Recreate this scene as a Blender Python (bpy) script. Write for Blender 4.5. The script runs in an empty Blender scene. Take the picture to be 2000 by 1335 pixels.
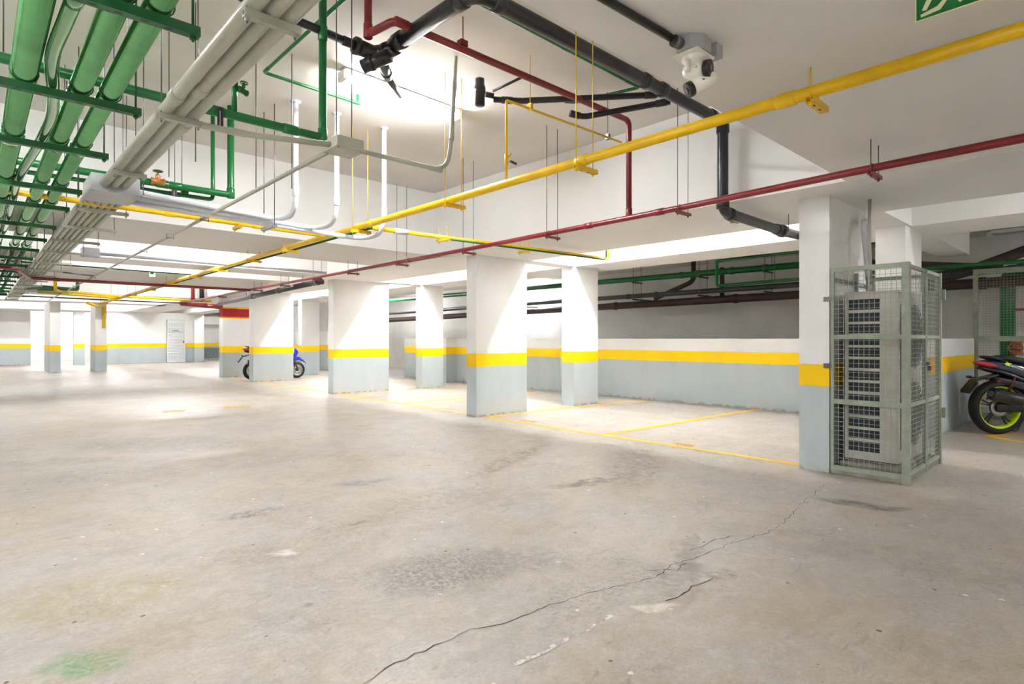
import bpy, bmesh, math, random
from mathutils import Vector, Matrix
random.seed(7)
PI = math.pi
sc = bpy.context.scene
COL = sc.collection

# ------------------------------------------------------------------ camera
F_PX, HOR, EYE = 1125.0, 661.0, 1.22
YAW = math.atan(1050 / F_PX)
cam_d = bpy.data.cameras.new('camera')
cam = bpy.data.objects.new('camera', cam_d); COL.objects.link(cam)
cam.location = (0, 0, EYE)
cam.rotation_euler = (PI / 2, 0, -YAW)
cam_d.sensor_width = 36; cam_d.lens = 36 * F_PX / 2000
cam_d.shift_y = -(667.5 - HOR) / 2000
cam_d.clip_start = 0.05; cam_d.clip_end = 200
sc.camera = cam

# ------------------------------------------------------------------ world and exposure
w = bpy.data.worlds.new('world'); sc.world = w; w.use_nodes = True
w.node_tree.nodes['Background'].inputs[0].default_value = (0.9, 0.93, 1, 1)
w.node_tree.nodes['Background'].inputs[1].default_value = 0.02
vs = sc.view_settings
vs.view_transform = 'Standard'; vs.look = 'None'; vs.gamma = 1; vs.use_curve_mapping = False
vs.exposure = 2.52
TUBE = 60.0          # strength of every fluorescent tube

def floor_at(px, py, z=0.0):
    """where the floor (or a level z) lies for a measured point of the photograph"""
    d = F_PX * (z - EYE) / (HOR - py); l = d * (px - 1000) / F_PX
    s, c = math.sin(YAW), math.cos(YAW)
    return (s * d + c * l, c * d - s * l, z)

# ------------------------------------------------------------------ materials
def lin(h):
    h = h.lstrip('#'); o = []
    for i in (0, 2, 4):
        c = int(h[i:i + 2], 16) / 255
        o.append(c / 12.92 if c <= .04045 else ((c + .055) / 1.055) ** 2.4)
    return (*o, 1)

def new_mat(name):
    m = bpy.data.materials.new(name); m.use_nodes = True
    nt = m.node_tree; b = nt.nodes['Principled BSDF']
    return m, nt, b

def N(nt, t, **kw):
    n = nt.nodes.new(t)
    for k, v in kw.items():
        if k.startswith('i_'):
            key = k[2:]; n.inputs[int(key) if key.isdigit() else key].default_value = v
        else: setattr(n, k, v)
    return n

def mathn(nt, op, a, b=None, clamp=False):
    n = nt.nodes.new('ShaderNodeMath'); n.operation = op; n.use_clamp = clamp
    for i, v in enumerate((a, b)):
        if v is None: continue
        if hasattr(v, 'links') or hasattr(v, 'is_output'): nt.links.new(v, n.inputs[i])
        else: n.inputs[i].default_value = v
    return n.outputs[0]

def mixc(nt, fac, a, b, mode='MIX'):
    n = nt.nodes.new('ShaderNodeMix'); n.data_type = 'RGBA'; n.blend_type = mode
    for s, v in ((n.inputs[0], fac), (n.inputs[6], a), (n.inputs[7], b)):
        if hasattr(v, 'is_output'): nt.links.new(v, s)
        else: s.default_value = v
    return n.outputs[2]

def noise(nt, scale, detail=3, vec=None, rough=.55):
    n = N(nt, 'ShaderNodeTexNoise'); n.inputs['Scale'].default_value = scale
    n.inputs['Detail'].default_value = detail; n.inputs['Roughness'].default_value = rough
    if vec: nt.links.new(vec, n.inputs['Vector'])
    return n.outputs['Fac']

def remap(nt, v, a, b, c=0.0, d=1.0):
    n = N(nt, 'ShaderNodeMapRange'); nt.links.new(v, n.inputs[0])
    for i, x in enumerate((a, b, c, d)): n.inputs[i + 1].default_value = x
    return n.outputs[0]

def simple(name, hexc, rough=.5, metal=0, var=.06, scale=9, bump=0, spec=.5, coat=0):
    m, nt, b = new_mat(name)
    pos = N(nt, 'ShaderNodeNewGeometry').outputs['Position']
    n = noise(nt, scale, 4, pos)
    c = lin(hexc); d = (c[0] * (1 - 2.2 * var), c[1] * (1 - 2.2 * var), c[2] * (1 - 2.2 * var), 1)
    nt.links.new(mixc(nt, remap(nt, n, .35, .7), c, d), b.inputs['Base Color'])
    b.inputs['Roughness'].default_value = rough; b.inputs['Metallic'].default_value = metal
    b.inputs['Specular IOR Level'].default_value = spec
    if coat: b.inputs['Coat Weight'].default_value = coat
    if bump:
        bp = N(nt, 'ShaderNodeBump'); bp.inputs['Strength'].default_value = bump
        bp.inputs['Distance'].default_value = .01
        nt.links.new(noise(nt, scale * 6, 4, pos), bp.inputs['Height'])
        nt.links.new(bp.outputs[0], b.inputs['Normal'])
    return m

WHITE = '#eeedec'
def plaster(name, hexc=WHITE, stains=.05):
    m, nt, b = new_mat(name)
    pos = N(nt, 'ShaderNodeNewGeometry').outputs['Position']
    big = remap(nt, noise(nt, .9, 5, pos), .4, .75)
    c = lin(hexc); d = tuple(x * (1 - stains * 1.5) for x in c[:3]) + (1,)
    col = mixc(nt, big, c, d)
    spk = remap(nt, noise(nt, 26, 2, pos), .76, .80)
    col = mixc(nt, mathn(nt, 'MULTIPLY', spk, .35), col, lin('#8f8578'))
    nt.links.new(col, b.inputs['Base Color'])
    b.inputs['Roughness'].default_value = .85; b.inputs['Specular IOR Level'].default_value = .2
    bp = N(nt, 'ShaderNodeBump'); bp.inputs['Strength'].default_value = .12; bp.inputs['Distance'].default_value = .01
    nt.links.new(noise(nt, 14, 5, pos), bp.inputs['Height']); nt.links.new(bp.outputs[0], b.inputs['Normal'])
    return m

def striped(name, band=False, thin_top=False):
    """white wall paint, yellow stripe 0.78-0.99 m, pale grey below; optional red band high up"""
    m, nt, b = new_mat(name)
    geo = N(nt, 'ShaderNodeNewGeometry'); pos = geo.outputs['Position']
    sep = N(nt, 'ShaderNodeSeparateXYZ'); nt.links.new(pos, sep.inputs[0])
    jit = remap(nt, noise(nt, 18, 2, pos), .3, .7, -.004, .004)
    z = mathn(nt, 'ADD', sep.outputs[2], jit)
    big = remap(nt, noise(nt, 1.1, 5, pos), .4, .75)
    wht = mixc(nt, big, lin(WHITE), lin('#e4e2de'))
    streak = N(nt, 'ShaderNodeMapping'); streak.inputs['Scale'].default_value = (4, 4, 1.2)
    nt.links.new(pos, streak.inputs[0])
    st = remap(nt, noise(nt, 1.0, 4, streak.outputs[0]), .45, .75)
    grey = mixc(nt, st, lin('#b4bdc0'), lin('#aeb7b9'))
    yel = mixc(nt, st, lin('#f8ca00'), lin('#f2c300'))
    scuff = remap(nt, noise(nt, 22, 3, pos), .70, .74)
    low = remap(nt, sep.outputs[2], .0, .5, 1, 0)
    grey = mixc(nt, mathn(nt, 'MULTIPLY', scuff, low), grey, lin('#8d8a80'))
    foot = mathn(nt, 'MULTIPLY', remap(nt, sep.outputs[2], .0, .05, 1, 0), remap(nt, noise(nt, 9, 3, pos), .45, .6))
    grey = mixc(nt, mathn(nt, 'MULTIPLY', foot, .8), grey, lin('#7c7162'))
    col = mixc(nt, mathn(nt, 'GREATER_THAN', z, .785), grey, yel)
    col = mixc(nt, mathn(nt, 'GREATER_THAN', z, .985), col, wht)
    if band:
        for lo, hi, c in ((1.86, 2.21, '#f2b400'), (1.905, 2.165, '#b1202a')):
            f = mathn(nt, 'MULTIPLY', mathn(nt, 'GREATER_THAN', z, lo), mathn(nt, 'LESS_THAN', z, hi))
            col = mixc(nt, f, col, lin(c))
    nt.links.new(col, b.inputs['Base Color'])
    b.inputs['Roughness'].default_value = .55; b.inputs['Specular IOR Level'].default_value = .3
    bp = N(nt, 'ShaderNodeBump'); bp.inputs['Strength'].default_value = .1; bp.inputs['Distance'].default_value = .01
    nt.links.new(noise(nt, 20, 4, pos), bp.inputs['Height']); nt.links.new(bp.outputs[0], b.inputs['Normal'])
    return m

def floor_material():
    m, nt, b = new_mat('worn_concrete')
    pos = N(nt, 'ShaderNodeNewGeometry').outputs['Position']
    sep = N(nt, 'ShaderNodeSeparateXYZ'); nt.links.new(pos, sep.inputs[0])
    warp = N(nt, 'ShaderNodeTexNoise'); warp.inputs['Scale'].default_value = 1.6; warp.inputs['Detail'].default_value = 4
    nt.links.new(pos, warp.inputs['Vector'])
    wv = N(nt, 'ShaderNodeVectorMath', operation='SCALE'); wv.inputs['Scale'].default_value = .5
    nt.links.new(warp.outputs['Color'], wv.inputs[0])
    wp = N(nt, 'ShaderNodeVectorMath', operation='ADD'); nt.links.new(pos, wp.inputs[0]); nt.links.new(wv.outputs[0], wp.inputs[1])
    wp = wp.outputs[0]
    n1 = remap(nt, noise(nt, .55, 6, wp, .6), .35, .65)
    col = mixc(nt, n1, lin('#bdb7ae'), lin('#b3a48d'))
    n2 = remap(nt, noise(nt, 1.7, 8, wp, .7), .42, .62)
    col = mixc(nt, n2, col, lin('#b4b1ad'))
    n3 = remap(nt, noise(nt, 6.5, 9, wp, .8), .48, .74)
    col = mixc(nt, mathn(nt, 'MULTIPLY', n3, .55), col, lin('#83786c'))
    fine = remap(nt, noise(nt, 55, 6, pos, .7), .3, .75)
    col = mixc(nt, mathn(nt, 'MULTIPLY', fine, .55), col, lin('#7e766e'))
    wiry = N(nt, 'ShaderNodeMapping'); wiry.inputs['Scale'].default_value = (3.0, 14.0, 1); wiry.inputs['Rotation'].default_value = (0, 0, .5)
    nt.links.new(wp, wiry.inputs[0])
    scr = remap(nt, noise(nt, 1.0, 9, wiry.outputs[0], .85), .50, .78)
    col = mixc(nt, mathn(nt, 'MULTIPLY', scr, .5), col, lin('#8e8072'))
    n4 = remap(nt, noise(nt, 3.2, 10, wp, .82), .42, .66)
    col = mixc(nt, mathn(nt, 'MULTIPLY', n4, .42), col, lin('#958b80'))
    n5 = remap(nt, noise(nt, 12, 8, pos, .8), .50, .68)
    col = mixc(nt, mathn(nt, 'MULTIPLY', n5, .30), col, lin('#d2cec8'))
    wr = N(nt, 'ShaderNodeMapping'); wr.inputs['Scale'].default_value = (5.0, 26.0, 1); wr.inputs['Rotation'].default_value = (0, 0, -.55)
    nt.links.new(wp, wr.inputs[0])
    wn = remap(nt, noise(nt, 1.0, 8, wr.outputs[0], .8), .565, .62)
    wm_ = remap(nt, noise(nt, 1.3, 4, pos), .46, .60)
    col = mixc(nt, mathn(nt, 'MULTIPLY', mathn(nt, 'MULTIPLY', wn, wm_), .6), col, lin('#736a60'))
    pit = remap(nt, noise(nt, 46, 3, pos, .6), .66, .70)
    col = mixc(nt, mathn(nt, 'MULTIPLY', pit, .55), col, lin('#6a6056'))
    # patchy wear: stronger marks where a broad mask allows
    pm = remap(nt, noise(nt, .9, 3, pos), .5, .62)
    rough_n = remap(nt, noise(nt, 30, 8, wp, .8), .52, .62)
    col = mixc(nt, mathn(nt, 'MULTIPLY', mathn(nt, 'MULTIPLY', pm, rough_n), .6), col, lin('#6f665f'))
    # dark and white droplets
    jn = N(nt, 'ShaderNodeTexNoise'); jn.inputs['Scale'].default_value = 40; nt.links.new(pos, jn.inputs['Vector'])
    js = N(nt, 'ShaderNodeVectorMath', operation='SCALE'); js.inputs['Scale'].default_value = .02; nt.links.new(jn.outputs['Color'], js.inputs[0])
    ja = N(nt, 'ShaderNodeVectorMath', operation='ADD'); nt.links.new(pos, ja.inputs[0]); nt.links.new(js.outputs[0], ja.inputs[1]); a0 = ja.outputs[0]
    v = N(nt, 'ShaderNodeTexVoronoi'); v.inputs['Scale'].default_value = 9; nt.links.new(a0, v.inputs['Vector'])
    spot = remap(nt, v.outputs['Distance'], .08, .11, 1, 0)
    rnd = N(nt, 'ShaderNodeSeparateColor'); nt.links.new(v.outputs['Color'], rnd.inputs[0])
    col = mixc(nt, mathn(nt, 'MULTIPLY', spot, mathn(nt, 'GREATER_THAN', rnd.outputs[0], .83)), col, lin('#4c443c'))
    v2 = N(nt, 'ShaderNodeTexVoronoi'); v2.inputs['Scale'].default_value = 7; nt.links.new(a0, v2.inputs['Vector'])
    spot2 = remap(nt, v2.outputs['Distance'], .07, .09, 1, 0)
    rnd2 = N(nt, 'ShaderNodeSeparateColor'); nt.links.new(v2.outputs['Color'], rnd2.inputs[0])
    col = mixc(nt, mathn(nt, 'MULTIPLY', spot2, mathn(nt, 'GREATER_THAN', rnd2.outputs[1], .72)), col, lin('#d8d4cc'))
    # individual stains: px, py, half sizes in metres, turn, colour, strength, noise scale
    stains = [
        (870, 1112, .42, .30, .4, '#6d645c', .75, 42), (1010, 1095, .35, .22, .2, '#7b7671', .55, 22),
        (1690, 986, .34, .10, -.5, '#55504b', .8, 3), (330, 866, 1.3, .55, 0, '#79726a', .6, 20),
        (1000, 897, 1.0, .16, 1.15, '#7b6753', .75, 16), (1240, 905, 1.15, .30, 1.3, '#7a6e63', .7, 14),
        (1150, 942, .40, .12, .5, '#5f574e', .75, 9), (705, 943, .26, .10, .7, '#77777a', .85, 6),
        (1405, 1122, .12, .09, 0, '#74695a', .9, 14), (1340, 1090, .30, .07, 1.25, '#6f6257', .75, 12),
        (1330, 1120, .55, .16, 1.2, '#857c72', .55, 10), (860, 975, .7, .30, .8, '#857a6c', .55, 18),
        (490, 1003, .22, .09, .8, '#6b5c52', .7, 16), (180, 1165, .5, .30, .4, '#9a8d6c', .55, 14),
        (175, 1290, .16, .12, 0, '#4f8a58', .75, 30), (300, 1245, .3, .2, .6, '#9b8a78', .6, 20),
        (1175, 1255, .05, .12, .6, '#ddd9d1', .0, 8), (1285, 1185, .10, .06, .4, '#dcd7cd', .9, 9),
        (475, 1085, .35, .2, 0, '#8b8176', .5, 26), (555, 1077, .09, .06, 0, '#dddad4', .9, 9),
        (1355, 1090, .6, .05, 1.25, '#7a7068', .5, 9), (130, 900, .8, .2, .2, '#8a8078', .55, 14),
        (700, 1020, .12, .05, .5, '#5d544c', .8, 12), (1060, 850, .8, .2, 1.2, '#8a8076', .5, 12),
        (1700, 1080, 1.1, .25, -.6, '#8f877d', .5, 7), (1520, 1180, .8, .3, .3, '#a28f78', .45, 5),
    ]
    wsep = N(nt, 'ShaderNodeSeparateXYZ')
    wv2 = N(nt, 'ShaderNodeTexNoise'); wv2.inputs['Scale'].default_value = 7; nt.links.new(pos, wv2.inputs['Vector'])
    sub = N(nt, 'ShaderNodeVectorMath', operation='SUBTRACT'); nt.links.new(wv2.outputs['Color'], sub.inputs[0]); sub.inputs[1].default_value = (.5, .5, .5)
    s2 = N(nt, 'ShaderNodeVectorMath', operation='SCALE'); s2.inputs['Scale'].default_value = .22; nt.links.new(sub.outputs[0], s2.inputs[0])
    a2 = N(nt, 'ShaderNodeVectorMath', operation='ADD'); nt.links.new(pos, a2.inputs[0]); nt.links.new(s2.outputs[0], a2.inputs[1])
    for px, py, rx, ry, ang, hx, k, ns in stains:
        if k == 0: continue
        c = floor_at(px, py)
        mp = N(nt, 'ShaderNodeMapping', vector_type='TEXTURE')
        mp.inputs['Location'].default_value = (c[0], c[1], 0); mp.inputs['Rotation'].default_value = (0, 0, -YAW + ang)
        mp.inputs['Scale'].default_value = (rx, ry, 50)
        nt.links.new(a2.outputs[0], mp.inputs[0])
        ln = N(nt, 'ShaderNodeVectorMath', operation='LENGTH'); nt.links.new(mp.outputs[0], ln.inputs[0])
        f = remap(nt, ln.outputs['Value'], .55, 1.1, 1, 0)
        g = remap(nt, noise(nt, ns, 6, wp, .75), .38, .60)
        col = mixc(nt, mathn(nt, 'MULTIPLY', mathn(nt, 'MULTIPLY', f, g), min(.95, k * 1.25)), col, lin(hx))
    nt.links.new(col, b.inputs['Base Color'])
    rr = remap(nt, noise(nt, 2.2, 6, wp, .65), .3, .7, .33, .50)
    nt.links.new(rr, b.inputs['Roughness']); b.inputs['Specular IOR Level'].default_value = .5
    bp = N(nt, 'ShaderNodeBump'); bp.inputs['Strength'].default_value = .16; bp.inputs['Distance'].default_value = .004
    nt.links.new(noise(nt, 28, 6, pos, .7), bp.inputs['Height']); nt.links.new(bp.outputs[0], b.inputs['Normal'])
    return m

def worn_paint(name, hexc, lo=.42, hi=.60):
    m, nt, b = new_mat(name)
    pos = N(nt, 'ShaderNodeNewGeometry').outputs['Position']
    n = remap(nt, noise(nt, 13, 6, pos, .75), lo, hi, 1, .15)
    b.inputs['Base Color'].default_value = lin(hexc); b.inputs['Roughness'].default_value = .5
    nt.links.new(n, b.inputs['Alpha'])
    return m

def emis(name, strength, col=(.94, .965, 1, 1)):
    m, nt, b = new_mat(name)
    b.inputs['Base Color'].default_value = (.9, .9, .9, 1)
    b.inputs['Emission Color'].default_value = col; b.inputs['Emission Strength'].default_value = strength
    return m

M = dict(
    floor=floor_material(), slab=plaster('ceiling_paint', '#e6e1db', .10), beam=plaster('beam_paint', '#ebe9e6', .05),
    wall=plaster('white_wall_paint', '#eeedea'), greywall=plaster('grey_wall_paint', '#e2e0dc', .12),
    stripe=striped('striped_wall_paint'), band=striped('striped_paint_with_red_band', True),
    yellow=simple('yellow_pipe_paint', '#eec000', .35), red=simple('red_pipe_paint', '#7f2024', .32, var=.08),
    green=simple('green_pipe_paint', '#0f6a30', .30, var=.08), gloss=simple('pale_green_wrap', '#5ea566', .13, metal=.72, var=.10, coat=1),
    dgreen=simple('dark_green_steel', '#0b5526', .4), grey=simple('grey_conduit', '#b3b3a4', .4, var=.05),
    lgrey=simple('light_grey_plastic', '#b4b5ba', .45, var=.04), boxgrey=simple('box_grey', '#a9abad', .4), pvc=simple('white_pvc', '#dcdee4', .35, var=.03),
    black=simple('black_pvc', '#232226', .28, var=.05), bgrey=simple('dark_grey_pvc', '#3a3b3c', .35),
    steel=simple('zinc_steel', '#70706e', .35, metal=.8), brown=simple('brown_cast_iron', '#4a352e', .55, var=.12),
    brass=simple('brass', '#b0713a', .35, metal=.5), rust=simple('rusty_bracket', '#7d4440', .6),
    cage=simple('pale_green_grey_paint', '#959c8b', .45, var=.10, scale=14), wire=simple('mesh_wire', '#a0a49c', .45, metal=.2),
    unit=simple('weathered_ivory_metal', '#b9b7ab', .5, var=.10, scale=7), fin=simple('teal_black_fins', '#0b1d24', .5),
    concrete=simple('plinth_concrete', '#8d8a7f', .8, var=.15, bump=.4), dark=simple('dark_rubber', '#151517', .6),
    tyre=simple('tyre_rubber', '#111113', .7), plastic=simple('black_plastic', '#0d0d10', .35, coat=.3),
    navy=simple('dark_blue_paint', '#10254d', .2, coat=1), blue=simple('bright_blue_paint', '#1830c0', .2, coat=1),
    lime=simple('lime_rim_paint', '#c8f000', .35), shock=simple('dark_red_spring', '#5a1216', .4), alloy=simple('alloy', '#a6a4a0', .3, metal=.8),
    lens=simple('red_lamp_lens', '#b01515', .12, coat=1), white=simple('white_plastic', '#efece2', .35, var=.03),
    ochre=worn_paint('worn_yellow_line', '#efb02c', .56, .74), ochre2=worn_paint('faded_yellow_mark', '#e8b955', .38, .56),
    crackm=simple('crack_dark', '#2c2724', .9), tube=emis('lit_tube', TUBE), fixture=simple('fixture_white', '#eeeeec', .4, var=.02),
    off=simple('unlit_tube', '#c9cccb', .3), doorm=simple('louvre_white', '#eceeef', .5, var=.03),
    tagm=simple('dark_tag', '#2b2129', .5), signg=simple('sign_green', '#0b6b2f', .4), signc=simple('sign_cream', '#e8e6b8', .4),
    mold=worn_paint('mould_patch', '#8a938c', .38, .54), skin=simple('orange_brass', '#b5623a', .4, metal=.3),
)

# ------------------------------------------------------------------ mesh helpers
class MB:
    def __init__(s): s.v = []; s.f = []; s.sm = []
    def add(s, vs, fs, smooth=False):
        o = len(s.v); s.v += [tuple(v) for v in vs]; s.f += [tuple(i + o for i in f) for f in fs]; s.sm += [smooth] * len(fs); return s
    def box(s, a, b):
        x0, y0, z0 = (min(a[i], b[i]) for i in range(3)); x1, y1, z1 = (max(a[i], b[i]) for i in range(3))
        return s.add([(x0, y0, z0), (x1, y0, z0), (x1, y1, z0), (x0, y1, z0), (x0, y0, z1), (x1, y0, z1), (x1, y1, z1), (x0, y1, z1)],
                     [(0, 3, 2, 1), (4, 5, 6, 7), (0, 1, 5, 4), (1, 2, 6, 5), (2, 3, 7, 6), (3, 0, 4, 7)])
    def tube(s, pts, r, n=14, cap=True, smooth=True):
        pts = [Vector(p) for p in pts]
        rs = r if isinstance(r, (list, tuple)) else [r] * len(pts)
        t0 = (pts[1] - pts[0]).normalized()
        up = Vector((0, 0, 1)) if abs(t0.z) < .9 else Vector((1, 0, 0))
        u = t0.cross(up).normalized(); vs = []
        for i, p in enumerate(pts):
            if i == 0: t = t0
            elif i == len(pts) - 1: t = (pts[i] - pts[i - 1]).normalized()
            else: t = ((pts[i + 1] - p).normalized() + (p - pts[i - 1]).normalized()).normalized()
            u = (u - t * u.dot(t)).normalized(); v = t.cross(u)
            for k in range(n):
                a = 2 * PI * k / n; vs.append(p + (u * math.cos(a) + v * math.sin(a)) * rs[i])
        fs = [(i * n + k, i * n + (k + 1) % n, (i + 1) * n + (k + 1) % n, (i + 1) * n + k) for i in range(len(pts) - 1) for k in range(n)]
        s.add(vs, fs, smooth)
        if cap:
            o = len(s.v) - len(vs); L = len(pts) - 1
            s.f.append(tuple(o + k for k in reversed(range(n)))); s.f.append(tuple(o + L * n + k for k in range(n))); s.sm += [False, False]
        return s
    def bar(s, a, b, w, h=None, up=(0, 0, 1)):
        a = Vector(a); b = Vector(b); t = (b - a).normalized(); upv = Vector(up)
        if abs(t.dot(upv)) > .95: upv = Vector((1, 0, 0))
        u = t.cross(upv).normalized(); v = u.cross(t); h = h or w; vs = []
        for p in (a, b):
            for su, sv in ((-1, -1), (1, -1), (1, 1), (-1, 1)): vs.append(p + u * su * w / 2 + v * sv * h / 2)
        return s.add(vs, [(0, 1, 2, 3), (7, 6, 5, 4), (0, 4, 5, 1), (1, 5, 6, 2), (2, 6, 7, 3), (3, 7, 4, 0)])
    def lathe(s, prof, axis_o=(0, 0, 0), axis=(0, 0, 1), n=24, closed=False):
        ax = Vector(axis).normalized(); o = Vector(axis_o)
        up = Vector((0, 0, 1)) if abs(ax.z) < .9 else Vector((1, 0, 0)); u = ax.cross(up).normalized(); v = ax.cross(u)
        vs = [o + ax * h + (u * math.cos(2 * PI * k / n) + v * math.sin(2 * PI * k / n)) * r for r, h in prof for k in range(n)]
        m = len(prof); rng = range(m if closed else m - 1)
        fs = [(i * n + k, i * n + (k + 1) % n, ((i + 1) % m) * n + (k + 1) % n, ((i + 1) % m) * n + k) for i in rng for k in range(n)]
        return s.add(vs, fs, True)
    def poly(s, pts, thick):
        """flat outline (list of Vectors) given a thickness vector"""
        n = len(pts); t = Vector(thick); vs = [Vector(p) for p in pts] + [Vector(p) + t for p in pts]
        fs = [tuple(range(n)), tuple(reversed(range(n, 2 * n)))] + [(i, i + n, (i + 1) % n + n, (i + 1) % n) for i in range(n)]
        return s.add(vs, fs)
    def build(s, name, mat, parent=None, bevel=0):
        me = bpy.data.meshes.new(name); me.from_pydata([tuple(v) for v in s.v], [], s.f)
        me.materials.append(mat)
        for p, sm in zip(me.polygons, s.sm): p.use_smooth = sm
        bm = bmesh.new(); bm.from_mesh(me); bmesh.ops.recalc_face_normals(bm, faces=bm.faces[:]); bm.to_mesh(me); bm.free()
        o = bpy.data.objects.new(name, me); COL.objects.link(o)
        if parent: o.parent = parent
        if bevel:
            bv = o.modifiers.new('bevel', 'BEVEL'); bv.width = bevel; bv.segments = 2; bv.limit_method = 'ANGLE'
        return o

def tag(o, label, cat, group=None, kind=None):
    if label: o['label'] = label
    if cat: o['category'] = cat
    if group: o['group'] = group
    if kind: o['kind'] = kind
    return o
def thing(name, label, cat, loc=(0, 0, 0), rz=0, group=None):
    o = bpy.data.objects.new(name, None); COL.objects.link(o); o.location = loc; o.rotation_euler = (0, 0, rz)
    o.empty_display_size = .1
    return tag(o, label, cat, group)
def struct(name, mb, mat, parent=None):
    o = mb.build(name, mat, parent)
    if not parent: o['kind'] = 'structure'
    return o
def copy_tree(o, parent=None):
    c = o.copy(); COL.objects.link(c)
    if parent: c.parent = parent
    for ch in list(o.children): copy_tree(ch, c)
    return c

def fillet(pts, rad, seg=6):
    P = [Vector(p) for p in pts]; out = [P[0]]
    for i in range(1, len(P) - 1):
        a, b, c = P[i - 1], P[i], P[i + 1]
        d1 = (a - b); d2 = (c - b); k = min(rad, d1.length * .48, d2.length * .48)
        p1 = b + d1.normalized() * k; p2 = b + d2.normalized() * k
        for j in range(seg + 1):
            t = j / seg; out.append(p1 * (1 - t) ** 2 + b * 2 * t * (1 - t) + p2 * t * t)
    out.append(P[-1]); return out

# ------------------------------------------------------------------ the setting
SOF, SLAB, LOW, OUT = 2.525, 3.50, 2.53, 3.05
XL, XR, YB, YF = -4.5, 13.2, -5.0, 41.0
floor = struct('floor', MB().box((XL, YB, -.2), (XR, YF, 0)), M['floor'])
c = MB().box((XL, YB, SLAB), (XR, YF, SLAB + .2))
struct('ceiling', c, M['slab'])
struct('ceiling_slab_outer', MB().box((8.9, YB, OUT), (XR, YF, SLAB)), M['slab'])
def beam(name, x0, x1, y0, y1, z=SOF, mat='beam', top=SLAB):
    return struct(name, MB().box((x0, y0, z), (x1, y1, top)), M[mat])
beam('ceiling_low_slab', XL, 5.28, YB, 1.61, LOW)
for y0, y1 in ((7.45, 9.25), (11.2, 12.1), (13.1, 16.2), (20.6, 22.0), (25.4, 26.6), (33.0, 35.4)):
    beam('ceiling_beam', XL, 5.45, y0, y1)
beam('ceiling_beam', 5.45 - .17, 6.83, YB, YF)
beam('ceiling_beam', 7.95, 8.9, YB, YF)
for y0, y1 in ((1.72, 2.15), (6.83, 7.15), (11.75, 12.05), (16.8, 17.1), (21.8, 22.1), (26, 27)):
    beam('ceiling_beam', 6.83, 7.95, y0, y1)
beam('ceiling_beam', 8.9, 11.35, 1.7, 2.1, top=OUT)
# perimeter walls
struct('wall_left', MB().box((XL - .2, YB, 0), (XL, YF, SLAB)), M['stripe'])
struct('wall_back', MB().box((XL, YB - .2, 0), (XR, YB, SLAB)), M['stripe'])
struct('wall_right', MB().box((XR, YB, 0), (XR + .2, YF, OUT)), M['greywall'])
struct('wall_end', MB().box((XL, YF, 0), (XR, YF + .2, SLAB)), M['wall'])
# far wall of the hall with its openings and louvred door
struct('wall_front', MB().box((XL, 35.0, 0), (1.92, 35.2, SOF)), M['stripe'])
struct('wall_front', MB().box((3.38, 33.4, 0), (3.78, 33.7, SOF)), M['stripe'])
struct('wall_front', MB().box((4.35, 33.2, 0), (7.1, 33.4, SOF)).box((7.95, 33.2, 0), (8.3, 33.4, SOF)).box((7.1, 33.2, 2.17), (7.95, 33.4, SOF)), M['stripe'])
struct('wall_front', MB().box((8.3, 32.9, 0), (8.75, 33.4, SOF)), M['stripe'])
struct('wall_front', MB().box((8.75, 36.0, 0), (XR, 36.2, SOF)), M['stripe'])
struct('trim_1', MB().box((8.9, 35.4, 2.02), (11, 36, 2.45)), M['wall'])
# half-height wall beside the bays, and its return by the second pillar row
struct('wall_right_low', MB().box((9.92, 1.66, 0), (10.07, 15.6, 1.22)), M['stripe'])
struct('wall_return_low', MB().box((8.6, 1.62, 0), (11.2, 1.74, 1.22)), M['stripe'])
struct('wall_side_far', MB().box((9.9, 20.5, 0), (10.1, 30, 1.5)), M['stripe'])

# louvred door
d = MB().box((7.12, 33.12, .02), (7.16, 33.2, 2.15)).box((7.89, 33.12, .02), (7.93, 33.2, 2.15)).box((7.16, 33.12, 2.1), (7.89, 33.2, 2.15)).box((7.16, 33.12, .02), (7.89, 33.2, .08))
dr = struct('door_1', d, M['doorm'])
MB().box((7.16, 33.19, .08), (7.89, 33.199, 2.1)).build('added_gap_backing', M['doorm'], dr)  # white sheet added behind the slats to keep their gaps from going dark
l = MB()
for k in range(25):
    z = .10 + k * .079; l.bar((7.16, 33.17, z), (7.89, 33.17, z), .05, .018, up=(0, .6, 1))
for o in (l.build('louvre_slats', M['doorm'], dr), MB().box((7.35, 33.10, 1.60), (7.62, 33.12, 1.66)).build('door_sign', M['lgrey'], dr),
          MB().box((7.83, 33.08, 1.0), (7.87, 33.12, 1.12)).build('door_handle', M['steel'], dr)): pass

# floor markings and cracks: painted on the floor
def strip(name, a, b, wd, mat, z=.003):
    a = Vector((a[0], a[1], z)); b = Vector((b[0], b[1], z)); n = (b - a).cross(Vector((0, 0, 1))).normalized() * wd / 2
    return MB().add([a - n, b - n, b + n, a + n], [(0, 1, 2, 3)]).build(name, M[mat], floor)
strip('parking_line', (5.84, 2.12), (5.80, 6.9), .09, 'ochre')
strip('parking_line', (5.84, 7.25), (5.84, 11.95), .09, 'ochre')
strip('parking_line', (5.84, 12.25), (5.84, 16.7), .09, 'ochre')
strip('parking_line', (5.84, 17.1), (5.84, 19.3), .09, 'ochre')
for y0, y1, x0, x1 in ((4.55, 4.38, 5.88, 9.9), (6.84, 6.62, 5.8, 9.9), (9.35, 9.25, 5.88, 9.6), (11.86, 11.62, 5.88, 9.9), (14.2, 14.1, 5.88, 9.9), (16.7, 16.6, 5.8, 9.9), (19.3, 18.75, 5.7, 9.9)):
    strip('parking_line', (x0, y0), (x1, y1), .10, 'ochre')
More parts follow.
